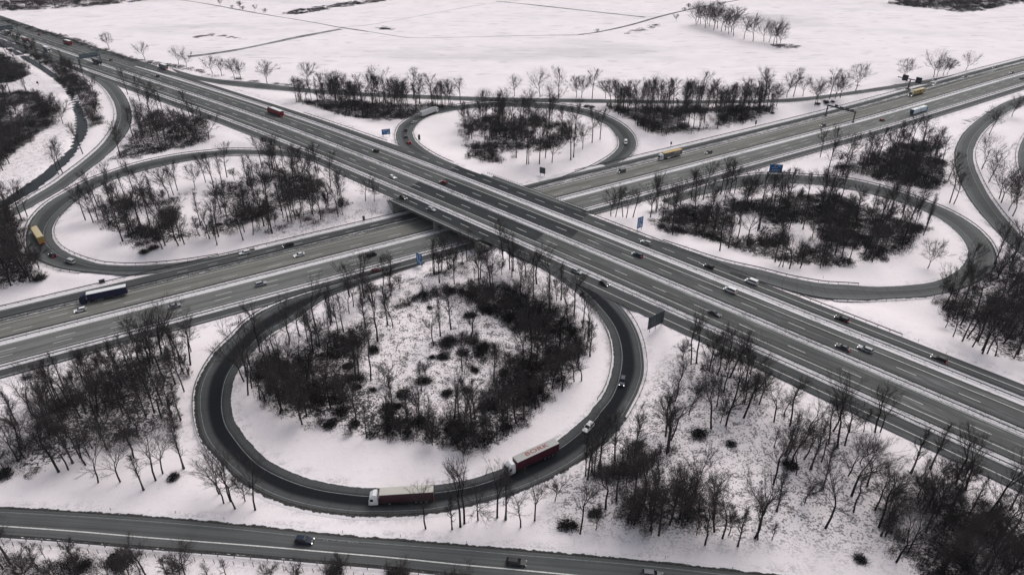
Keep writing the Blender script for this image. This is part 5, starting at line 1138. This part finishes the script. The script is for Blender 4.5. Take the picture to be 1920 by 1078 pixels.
lorry(**rig((787, 222), (822, 209), R1), label='pale grey lorry on the top left bend of the rear loop', cabcol='white', sidecol='lightgrey', roofcol='lightgrey', lights=False).rotation_euler[2] += PI
lorry(**rig((64, 433), (83, 462.5), R1), label='tan lorry with red cab on the left loop', cabcol='darkred', sidecol='mustard', roofcol='tan', lights=False, tails=True)
lorry(**rig((502, 209.5), (533, 221), onA), label='dark red lorry with white roof heading left past the rear wood', cabcol='red2', sidecol='red2', roofcol='white', tails=True, lights=False)
lorry(**rig((297, 126), (318, 133.5), onA), label='grey box lorry with white roof on the exit lane at left', cabcol='grey', sidecol='midgrey', roofcol='white', tails=True, lights=False, trailer=9.0)
lorry(**rig((119, 81), (137, 86.5), onA), label='bright red lorry on the far left of the upper motorway', cabcol='red2', sidecol='red2', roofcol='white', tails=True, lights=False, trailer=11)
lorry(**rig((194, 124), (172, 116), onA), label='dark lorry with lit headlamps in front of the overhead boards', cabcol='black', sidecol='darkgrey', roofcol='midgrey', trailer=11)
lorry(**rig((98, 100.5), (80, 93), onA), label='white-roofed lorry with lit headlamps at far left', cabcol='lightgrey', sidecol='grey', roofcol='white', trailer=10)
lorry(**rig((58, 82), (41, 75.5), onA), label='red-cabbed lorry coming out behind the canal bank bushes', cabcol='red2', sidecol='darkred', roofcol='lightgrey', trailer=10)
lorry(**rig((23, 68.5), (8, 62.5), onA), label='dark-cabbed lorry with pale roof under the far left boards', cabcol='black', sidecol='grey', roofcol='lightgrey', trailer=10)
def drawbar(p, head):
    o = thing('lorry', 'pale blue drawbar lorry with two boxes on the lower motorway', 'lorry', p, head)
    f = 9.2
    MB().rings([[(f-1.9, -1.22, z), (f-x, -1.22, z), (f-x, 1.22, z), (f-1.9, 1.22, z)] for z, x in ((.5, 0), (1.7, 0), (2.75, .3), (3.4, 1.0))]).build('cab', PAINT['skyblue'], o)
    MB().add([(f+.01, -1, 1.75), (f+.01, 1, 1.75), (f-.29, 1, 2.7), (f-.29, -1, 2.7)], [(0, 1, 2, 3)]).build('windscreen', M_GLASS, o)
    for s in (-1, 1): MB().box(f-1.1, f-.35, s*1.225-.02, s*1.225+.02, 1.8, 2.6).build('side_window', M_GLASS, o)
    for x0, x1, nm in ((-.1, 7.1, 'box_body'), (-9.2, -1.2, 'trailer_body')):
        b_ = MB().box(x0, x1, -1.275, 1.275, 1.05, 3.9).build(nm, PAINT['paleblue'], o)
        MB().box(x0-.02, x1+.02, -1.29, 1.29, 3.9, 4.0).build('box_roof', PAINT['white'], o)
    MB().box(-9.26, -9.205, -1.26, 1.26, 1.1, 3.86).build('rear_door', PAINT['blue'], o)
    MB().box(-9, f-.5, -.45, .45, .7, 1.05).build('chassis', M_CHAS, o)
    for x in (7.9, 2.2, .9, -2.6, -6.8, -8.0):
        for s in (-1, 1): w = link('wheel', WHT, o); w.location = (x, s*1.05, .5)
    return o
r = rig((1741, 206), (1702, 219), onB); drawbar(r['p'], r['head'])
# ------------------------------------------------------------------ bridge
def along(ax, o, ob_target, k0, other=BX):
    k = np.linspace(k0-80, k0+80, 3000); p = ax.at(k, np.full_like(k, o)); return float(k[np.argmin(np.abs(other.inv(p[:, 0], p[:, 1])[1]-ob_target))])
OF, ON = -27.0, 28.6                    # deck edges measured across the upper road
BF, BN = -26.6, 28.6                    # abutment faces measured across the lower road
def corner(o, ob, z): k = along(AX, o, ob, AKC); return np.array([*AX.at(k, o), z])
br = thing('road_bridge', 'concrete motorway bridge carrying the upper road over the lower one', 'bridge', tuple(np.r_[AX.at(AKC, 0.0), 0.0]))
org = np.array(br.location)
def bpart(name, mb, mat): mb.v = [tuple(np.array(v)-org) for v in mb.v]; return mb.build(name, mat, br)
ZT = 6.2
def slab(c4, z0, z1):
    m = MB(); a = [(*c[:2], z0) for c in c4]; b = [(*c[:2], z1) for c in c4]
    return m.add(a+b, [(0, 3, 2, 1), (4, 5, 6, 7), (0, 1, 5, 4), (1, 2, 6, 5), (2, 3, 7, 6), (3, 0, 4, 7)])
def strip4(oa, ob_, f, n): return [corner(oa, f, 0), corner(oa, n, 0), corner(ob_, n, 0), corner(ob_, f, 0)]
bpart('deck', slab(strip4(OF, ON, BF-1.5, BN+1.5), ZT-1.25, ZT-.03), M_CONCD)
for f, n in ((BF-1.4, BF), (BN, BN+1.4)): bpart('abutment', slab(strip4(OF+.3, ON-.3, f, n), -.5, ZT-1.26), M_CONC)
bpart('parapet', slab(strip4(OF-.35, OF+.15, BF-2, BN+2), ZT-.9, ZT+.16), M_CONCD); bpart('parapet', slab(strip4(ON-.15, ON+.35, BF-2, BN+2), ZT-.9, ZT+.16), M_CONCD)
for o_ in (OF-.1, ON+.1): bpart('snow_cap', slab(strip4(o_-.16, o_+.16, BF-2, BN+2), ZT+.162, ZT+.22), M_STRIPC)
for i, o_ in enumerate(np.linspace(OF+2, ON-1.2, 7)):
    c = corner(o_, 2.1, 0); m = MB(); h = BX.head(BKC); d = np.array([math.cos(h), math.sin(h)]); q = np.array([d[1], -d[0]])
    cs = [c[:2]+d*a*1.0+q*b_*.45 for a, b_ in ((-1, -1), (1, -1), (1, 1), (-1, 1))]
    bpart('pier', slab([np.r_[x, 0] for x in cs], -.4, ZT-1.26), M_CONC)
def wing(oa, f, sgn, ln):
    k0 = along(AX, oa, f, AKC); m = MB(); P = []
    for kk, z0, z1 in ((0, -.4, ZT-.9), (ln, ZT-1.6, ZT-.9)):
        for w in (-.25, .25):
            p = AX.at(k0+sgn*kk, oa+w); P += [(*p, z0), (*p, z1)]
    return m.add(P, [(0, 1, 3, 2), (4, 6, 7, 5), (0, 4, 5, 1), (2, 3, 7, 6), (1, 5, 7, 3), (0, 2, 6, 4)])
for oa in (OF+.3, ON-.3):
    bpart('wing_wall', wing(oa, BF, -1, 10.5), M_CONC); bpart('wing_wall', wing(oa, BN, 1, 9.0), M_CONC)
def railing(oa):
    m = MB(); k0, k1 = along(AX, oa, BF-6, AKC), along(AX, oa, BN+6, AKC); ks = np.arange(k0, k1, 1.5)
    for z in (ZT+.45, ZT+1.05): m.tube([(*AX.at(k, oa), z) for k in np.linspace(k0, k1, 30)], .05, 5)
    for k in ks: p = AX.at(k, oa); m.box(p[0]-.06, p[0]+.06, p[1]-.06, p[1]+.06, ZT, ZT+1.08)
    return m
bpart('railing', railing(OF), M_STEEL); bpart('railing', railing(ON), M_STEEL)
# ------------------------------------------------------------------ guard rails
RAILN = [0]
def guard(P, label, step=4.0, h=.75, zoff=0.0, mat=None, each=False):
    """P: polyline (x, y, z ground)"""
    P = resample(np.asarray(P, float), max(3, int(np.linalg.norm(np.diff(np.asarray(P), axis=0), axis=1).sum()/step)+1))
    o = thing('guard_rail', label, 'guard rail', tuple(P[0])); og = P[0]
    d = np.gradient(P[:, :2], axis=0); d /= np.linalg.norm(d, axis=1)[:, None]+1e-9; n = np.stack([d[:, 1], -d[:, 0]], 1)
    m = MB(); R = []
    for p, q in zip(P, n):
        a = p-og; R.append([(a[0]+q[0]*w, a[1]+q[1]*w, a[2]+z) for w, z in ((-.07, h-.34), (.07, h-.32), (.04, h-.17), (.07, h), (-.07, h))])
    m.rings(R); m.build('rail', mat or M_STEEL, o)
    if each:
        pm = MB().box(-.07, .07, -.07, .07, -.3, h-.05).mesh('post_mesh', M_STEEL)
        for p in P: w_ = link('post', pm, o); w_.location = tuple(p-og)
        return o
    m = MB()
    for p in P: a = p-og; m.box(a[0]-.06, a[0]+.06, a[1]-.06, a[1]+.06, a[2]-.3, a[2]+h-.05)
    posts = m.build('posts', mat or M_STEEL, o)
    if len(P) > 100: posts['kind'] = 'stuff'
    return o
def axguard(ax, zf, k0, k1, o_, label):
    k = np.arange(k0, k1, 4.0); oo = o_(k) if callable(o_) else np.full_like(k, o_); guard(np.c_[ax.at(k, oo), zf(k)], label)
axguard(AX, zA, AK0, AK1, .15, 'upper motorway median rail, on its far side')
axguard(AX, zA, AK0, AK1, 2.2, 'upper motorway median rail, on its near side')
axguard(AX, zA, K_SEP, AK1, -13.9, 'rail on the far snow strip of the upper motorway, carriageway side')
axguard(AX, zA, K_SEP+30, AK1, -16.2, 'rail on the far snow strip of the upper motorway, side lane side')
axguard(AX, zA, K_GORE-30, AK1, 16.2, 'rail on the near snow strip of the upper motorway, carriageway side')
axguard(AX, zA, K_GORE, AK1, 18.6, 'rail on the near snow strip of the upper motorway, side lane side')
axguard(AX, zA, kA(560, 215), kA(735, 265), lambda k: cd_far(k)-1.0, 'rail outside the far side lane left of the rear loop')
axguard(AX, zA, AKC+25, kA(1440, 510), lambda k: cd_far(k)-.8, 'rail outside the far side lane right of the bridge')
axguard(AX, zA, kA(1500, 555), kA(1700, 640), -24.1, 'rail on the snow verge below the right loop')
axguard(AX, zA, kA(640, 320), AKC-30, 27.0, 'rail outside the near side lane left of the bridge')
axguard(BX, zB, BK0, BK1, .1, 'lower motorway median rail, on its far side')
axguard(BX, zB, BK0, BK1, 2.35, 'lower motorway median rail, on its near side')
axguard(BX, zB, BK0, BK1, lambda k: np.interp(k, [BK0, kB(480, 483), BKC+60, BK1], [-14.9, -14.9, -17.4, -17.6]), 'rail between far lanes of the lower motorway, side lane side')
axguard(BX, zB, BK0, BK1, -13.0, 'rail between far lanes of the lower motorway, carriageway side')
axguard(BX, zB, BK0, BK1, 17.6, 'rail between near lanes of the lower motorway, carriageway side')
axguard(BX, zB, BK0, BK1, 19.6, 'rail between near lanes of the lower motorway, side lane side')
axguard(BX, zB, BK0, BKC-25, -24.6, 'rail on the far snow verge of the lower motorway, left of bridge')
axguard(BX, zB, BKC+70, BK1, -24.8, 'rail on the far snow verge of the lower motorway, right of bridge')
axguard(BX, zB, BKC+32, kB(1500, 262), 26.3, 'rail on the near edge of the lower motorway, right of bridge')
def sideguard(key, side, f0, f1, off, label, **k):
    L, R = RAMPS[key]; n = len(L); i0, i1 = int(n*f0), int(n*f1)
    u = (R-L)/np.linalg.norm(R-L, axis=1)[:, None]; P = (L-u*off if side == 'L' else R+u*off)[i0:i1]
    guard(P, label, **k)
sideguard('front', 'L', .16, .34, 1.0, 'curved rail on the outer right side of the front loop', each=True)
sideguard('front', 'L', .62, .98, 1.3, 'curved rail on the outer left side of the front loop', each=True)
sideguard('front', 'R', .10, .30, .9, 'curved rail on the inner right side of the front loop', each=True)
sideguard('rear', 'L', .12, .86, 1.0, 'curved rail round the outside of the rear loop')
sideguard('rear', 'R', .02, .30, .9, 'curved rail on the inner left of the rear loop')
sideguard('rear', 'R', .66, .98, .9, 'curved rail on the inner right of the rear loop')
sideguard('left', 'L', .10, .80, 1.3, 'curved rail round the outside of the left loop')
sideguard('left', 'R', .44, .96, 1.2, 'curved rail on the inside bottom of the left loop')
sideguard('right', 'L', .14, .90, 1.1, 'curved rail round the outside of the right loop')
sideguard('right', 'R', .76, .99, 1.0, 'rail on the inner snow edge at the bottom of the right loop')
sideguard('left_rear', 'L', .15, .98, 1.6, 'curved rail on the outer side of the left slip road')
sideguard('right_rear', 'R', .20, .92, 1.4, 'curved rail on the right slip road beside the line of trees')
sideguard('far_right', 'L', .10, .95, 1.3, 'rail beside the slip road cut off by the right edge')
sideguard('front_local', 'R', .0, .85, 1.2, 'rail along the lower edge of the front road', each=True)
# ------------------------------------------------------------------ wire fence below the front road
FP = resample(np.array([gt(*p) for p in ((-80, 1016), (0, 1022), (120, 1031), (240, 1042), (360, 1051.5), (480, 1063), (610, 1075), (740, 1088))]), 46)
fe = thing('wire_fence', 'wire fence with leaning wooden posts below the front road', 'fence', tuple(FP[0])); rf_ = np.random.default_rng(9)
for p in FP:
    a = p-FP[0]; m = MB(); l = rf_.normal(0, .10, 2); m.tube([(a[0], a[1], a[2]-.2), (a[0]+l[0], a[1]+l[1], a[2]+1.5)], .07, 6); m.build('post', M_BARK, fe)
for z in (.35, .7, 1.05, 1.4):
    MB().tube([tuple(p-FP[0]+np.array([0, 0, z])) for p in FP], .018, 4).build('wire', M_STEEL, fe)
# ------------------------------------------------------------------ signs
M_BLUE = plain('blue_sign_face', (.018, .125, .33), .45, var=.08); M_SIGNW = plain('white_sign_print', (.55, .58, .62), .5); M_SIGNB = plain('dark_sign_back', (.045, .06, .068), .5, var=.25, scale=1.0)
M_DISP = plain('dark_display_board', (.012, .016, .026), .4); M_GANT = plain('grey_gantry_steel', (.05, .056, .065), .5); M_GANTB = plain('weathered_sign_back', (.10, .13, .145), .6, var=.2, scale=.6)
def sign(px, py, w, h, clear, yaw, label, face=M_BLUE, posts=2, prints=True, arrow=False, back=True, name='road_sign', z=None, ribs=False):
    """yaw: direction the face looks to, degrees"""
    p = gt(px, py) if z is None else g(px, py, z); o = thing(name, label, 'road sign', tuple(p), math.radians(yaw))
    xs = np.linspace(-w*.36, w*.36, posts) if posts > 1 else [0.0]
    for x in xs: MB().tube([(-.14, x, -.4), (-.14, x, clear+h)], .09, 8).build('post', M_STEEL, o)
    b = MB(); b.rings([[(-.05, -w/2, clear), (.0, -w/2, clear), (.0, w/2, clear), (-.05, w/2, clear)], [(-.05, -w/2, clear+h), (.0, -w/2, clear+h), (.0, w/2, clear+h), (-.05, w/2, clear+h)]]); b.build('panel', face, o)
    if back: MB().box(-.075, -.052, -w/2-.03, w/2+.03, clear-.03, clear+h+.03).build('back_plate', M_SIGNB, o)
    if ribs:
        for y in np.linspace(-w/2+.4, w/2-.4, 7): MB().box(-.16, -.078, y-.05, y+.05, clear, clear+h).build('back_rib', M_STEEL, o)
    if prints:
        m = MB(); r_ = np.random.default_rng(int(px))
        for fz in (.80, .60, .36, .18):
            x = -w*.40
            while x < w*.36:
                l = w*(.05+.12*r_.random()); 
                if r_.random() < .72: m.box(.004, .012, x, min(x+l, w*.42), clear+h*fz-.17, clear+h*fz+.15)
                x += l+w*.04
        if arrow: m = MB().box(.004, .012, -w*.30, -w*.18, clear+h*.12, clear+h*.72).box(.004, .012, w*.02, w*.34, clear+h*.78, clear+h*.86).box(.004, .012, w*.02, w*.28, clear+h*.62, clear+h*.69).box(.004, .012, -.05, w*.08, clear+h*.12, clear+h*.5).box(.004, .012, w*.15, w*.35, clear+h*.10, clear+h*.30).box(.004, .012, -w*.38, -w*.1, clear+h*.78, clear+h*.84)
        m.box(.004, .012, -w/2+.06, w/2-.06, clear+h-.14, clear+h-.08).box(.004, .012, -w/2+.06, w/2-.06, clear+.08, clear+.14)
        m.build('sign_print', M_SIGNW, o)
    return o
hA0 = math.degrees(AX.head(AKC)); hB0 = math.degrees(BX.head(BKC))
sign(724.5, 256.5, 5.0, 3.3, 1.2, hA0-28, 'wide blue direction sign on the snow left of the rear loop')
sign(1199, 432, 3.3, 5.2, 1.2, hA0-12, 'tall blue lane sign with white arrows beside the bridge end', arrow=True)
sign(1452, 330, 6.6, 4.8, 1.6, hB0+180+52, 'large blue direction sign above the right loop trees')
sign(787, 500, 3.2, 5.2, 1.0, hB0+180+22, 'narrow blue sign below the lower motorway left of the bridge', arrow=True)
sign(1017, 330, 3.4, 3.4, 1.4, hB0+28, 'dark back of a sign on the snow under the rear loop', face=M_SIGNB, prints=False)
sign(1228, 616, 7.8, 5.0, 1.1, hA0+180-10, 'big dark ribbed back of a direction sign by the front loop', face=M_BLUE, posts=3, ribs=True, prints=False)
sign(786.6, 267.5, 1.3, 3.2, 1.5, hA0-20, 'slim black double sign on one post inside the rear loop', face=M_DISP, posts=1, prints=False)
sign(1416, 237.5, 1.0, 2.4, 1.6, hB0+40, 'slim dark distance sign below the rear right wood', face=M_SIGNB, posts=1, prints=False)
sign(1257.5, 277, .8, 1.6, 2.0, hB0+40, 'small marker sign above the yellow-roofed lorry', face=M_SIGNB, posts=1, prints=False)
sign(683, 417, 1.1, 2.4, .9, hB0+60, 'brown marker board on the snow left of the bridge', face=M_SIGNB, posts=1, prints=False)
sign(1090, 563, 1.8, 1.8, 1.6, hA0+160, 'grey sign back at the inner top of the front loop', face=M_SIGNB, posts=1, prints=False)
sign(72, 161, 1.3, 1.4, 1.6, -60, 'small dark sign in the snow by the canal path', face=M_DISP, posts=1, prints=False)
# gantries
def gantry(o, ends, z, boards, mat, beam=.9, brd_h=3.2, face=1, bm=None):
    (a, b_) = [np.array(e) for e in ends]; L = np.linalg.norm(b_[:2]-a[:2]); 
    for e in (0, L): MB().box(-.3, .3, e-.3, e+.3, -.3, z).build('post', mat, o); MB().box(-.8, .8, e-.8, e+.8, -.3, .5).build('footing', M_CONCD, o)
    MB().box(-.45, .45, -.3, L+.3, z-beam/2, z+beam/2).build('beam', mat, o)
    for y0, y1, z0, z1 in boards: MB().box(face*.5-.15, face*.5+.15, y0, y1, z+z0, z+z1).build('board', bm or M_DISP, o)
def place_gantry(name, label, pa, pb, z, boards, mat, **k):
    h = math.atan2(pb[1]-pa[1], pb[0]-pa[0])-PI/2
    o = thing(name, label, 'gantry', tuple(pa), h); gantry(o, (pa, pb), z, boards, mat, **k); return o
pa, pb = gB(1548, 217), gB(1599, 230)
place_gantry('sign_gantry', 'dark steel sign gantry spanning the far lanes of lower motorway', pa, pb, 7.0, [(4.5, 6.5, -.3, 1.5), (8, 10.5, -.5, 1.0), (12, 14.5, -.5, 1.0), (15.5, 18, -.5, 1.0)], M_GANT, face=-1)
k1 = kA(180, 122); pa = np.r_[AX.at(k1, 1.0), zA(k1)]; pb = np.r_[AX.at(k1, 18.0), zA(k1)]
place_gantry('sign_gantry', 'overhead gantry with wide grey sign backs at upper left', pa, pb, 8.0, [(.8, 7.6, -1.6, 2.0), (8.2, 15.5, -1.6, 2.0)], M_GANTB, bm=M_GANTB)
k1 = kA(41, 66); pa = np.r_[AX.at(k1, 1.0), zA(k1)]; pb = np.r_[AX.at(k1, 19.0), zA(k1)]
place_gantry('sign_gantry', 'overhead gantry with dark sign backs nearest the far left corner', pa, pb, 8.0, [(3.0, 10, -1.6, 2.2), (10.4, 18, -1.6, 2.2)], M_GANTB, bm=M_SIGNB)
p = gB(1702, 167.5); o = thing('display_board_mast', 'mast with two square dark display boards beside the tan lorry', 'display mast', tuple(p), math.radians(hB0+8))
MB().box(-.35, .35, -.35, .35, 0, 7.4).build('mast', M_GANT, o); MB().box(-1.2, 1.2, -1.4, 1.4, -.2, .6).build('footing', M_CONCD, o); MB().box(-.25, .25, -9.0, 9.5, 7.0, 7.6).build('crossarm', M_GANT, o)
for y in (4.2, -5.6): MB().box(.26, .7, y-2.1, y+2.1, 5.4, 9.6).build('display_board', M_DISP, o)
# delineator posts along the front road and loops
M_DELW = plain('white_plastic_post', (.55, .55, .55), .6)
DM = MB().box(-.06, .06, -.06, .06, -.2, 1.0, 0).box(-.062, .062, -.062, .062, .70, .86, 1).mesh('marker_post_mesh', M_DELW, M_PLAS)
for px, py in ((208, 957), (421, 974), (643, 999), (751, 1006), (875, 1019), (1117, 1040), (1373, 1067), (1125, 765), (1543, 522), (1722, 640), (1774, 664), (1247, 1046), (560, 897), (330, 962)):
    p = gt(px, py); o = link('marker_post', DM); o.location = tuple(p); tag(o, 'slim white marker post with a black band standing in the snow', 'marker post', 'marker posts along the road verges')
p = gt(53, 708); o = thing('roadside_cabinet', 'small grey roadside cabinet with snowy top left of the trees', 'cabinet', tuple(p), math.radians(hB0))
MB().box(-1.1, 1.1, -.7, .7, -.2, 1.3).build('housing', M_CONCD, o); MB().box(-1.2, 1.2, -.8, .8, 1.3, 1.42).build('lid', plain('snowy_lid', (.62, .61, .61), .9), o)
p = gt(192, 530); o = thing('utility_box', 'small dark roadside box by the left loop junction', 'utility box', tuple(p), math.radians(hB0)); MB().box(-1.0, 1.0, -.5, .5, -.2, 1.2).build('housing', M_DARKST, o); MB().box(-1.05, 1.05, -.55, .55, 1.2, 1.3).build('lid', M_DARKST, o)
# ------------------------------------------------------------------ overcast light, camera
w = bpy.data.worlds.new('World'); SC.world = w; w.use_nodes = True; nt = w.node_tree
sky = nt.nodes.new('ShaderNodeTexSky'); sky.sky_type = 'NISHITA'; sky.sun_disc = False; SE, SA = math.radians(52), math.radians(35)
sky.sun_elevation = SE; sky.sun_rotation = SA; sky.air_density = 1.0; sky.dust_density = 3.5; sky.ozone_density = 1.0
hs = nt.nodes.new('ShaderNodeHueSaturation'); hs.inputs['Saturation'].default_value = .40
nt.links.new(sky.outputs[0], hs.inputs['Color']); nt.links.new(hs.outputs[0], nt.nodes['Background'].inputs[0]); nt.nodes['Background'].inputs[1].default_value = .10
sl = bpy.data.lights.new('sun', 'SUN'); sl.energy = .9; sl.angle = math.radians(50); sl.color = (1, .965, .94)
so = bpy.data.objects.new('sun', sl); COL.objects.link(so); so.rotation_euler = (math.radians(90)-SE, 0, PI-SA)
cam = bpy.data.cameras.new('camera'); cam.sensor_width = 36; cam.lens = FPX/1920*36; cam.clip_end = 8000; cam.clip_start = 1
co = bpy.data.objects.new('camera', cam); COL.objects.link(co); co.location = (0, 0, CH); co.rotation_euler = (math.radians(90)-TILT, 0, 0); SC.camera = co
SC.view_settings.view_transform = 'Standard'; SC.view_settings.look = 'None'; SC.view_settings.exposure = 0.40; SC.view_settings.gamma = 1.0

# thin winter haze over the whole landscape
hz = MB().box(-3500, 3500, -600, 5200, -4.0, CH+30).build('haze', NT('haze_air').mat); hz['kind'] = 'stuff'; hz['label'] = 'thin pale winter haze over the whole landscape'
hn = hz.data.materials[0].node_tree; hn.nodes.remove(hn.nodes['Principled BSDF']); vp = hn.nodes.new('ShaderNodeVolumePrincipled')
vp.inputs['Color'].default_value = (.80, .86, .92, 1); vp.inputs['Density'].default_value = 3.2e-5; vp.inputs['Anisotropy'].default_value = 0.0
hn.links.new(vp.outputs[0], hn.nodes['Material Output'].inputs['Volume']); SC.cycles.volume_bounces = 1
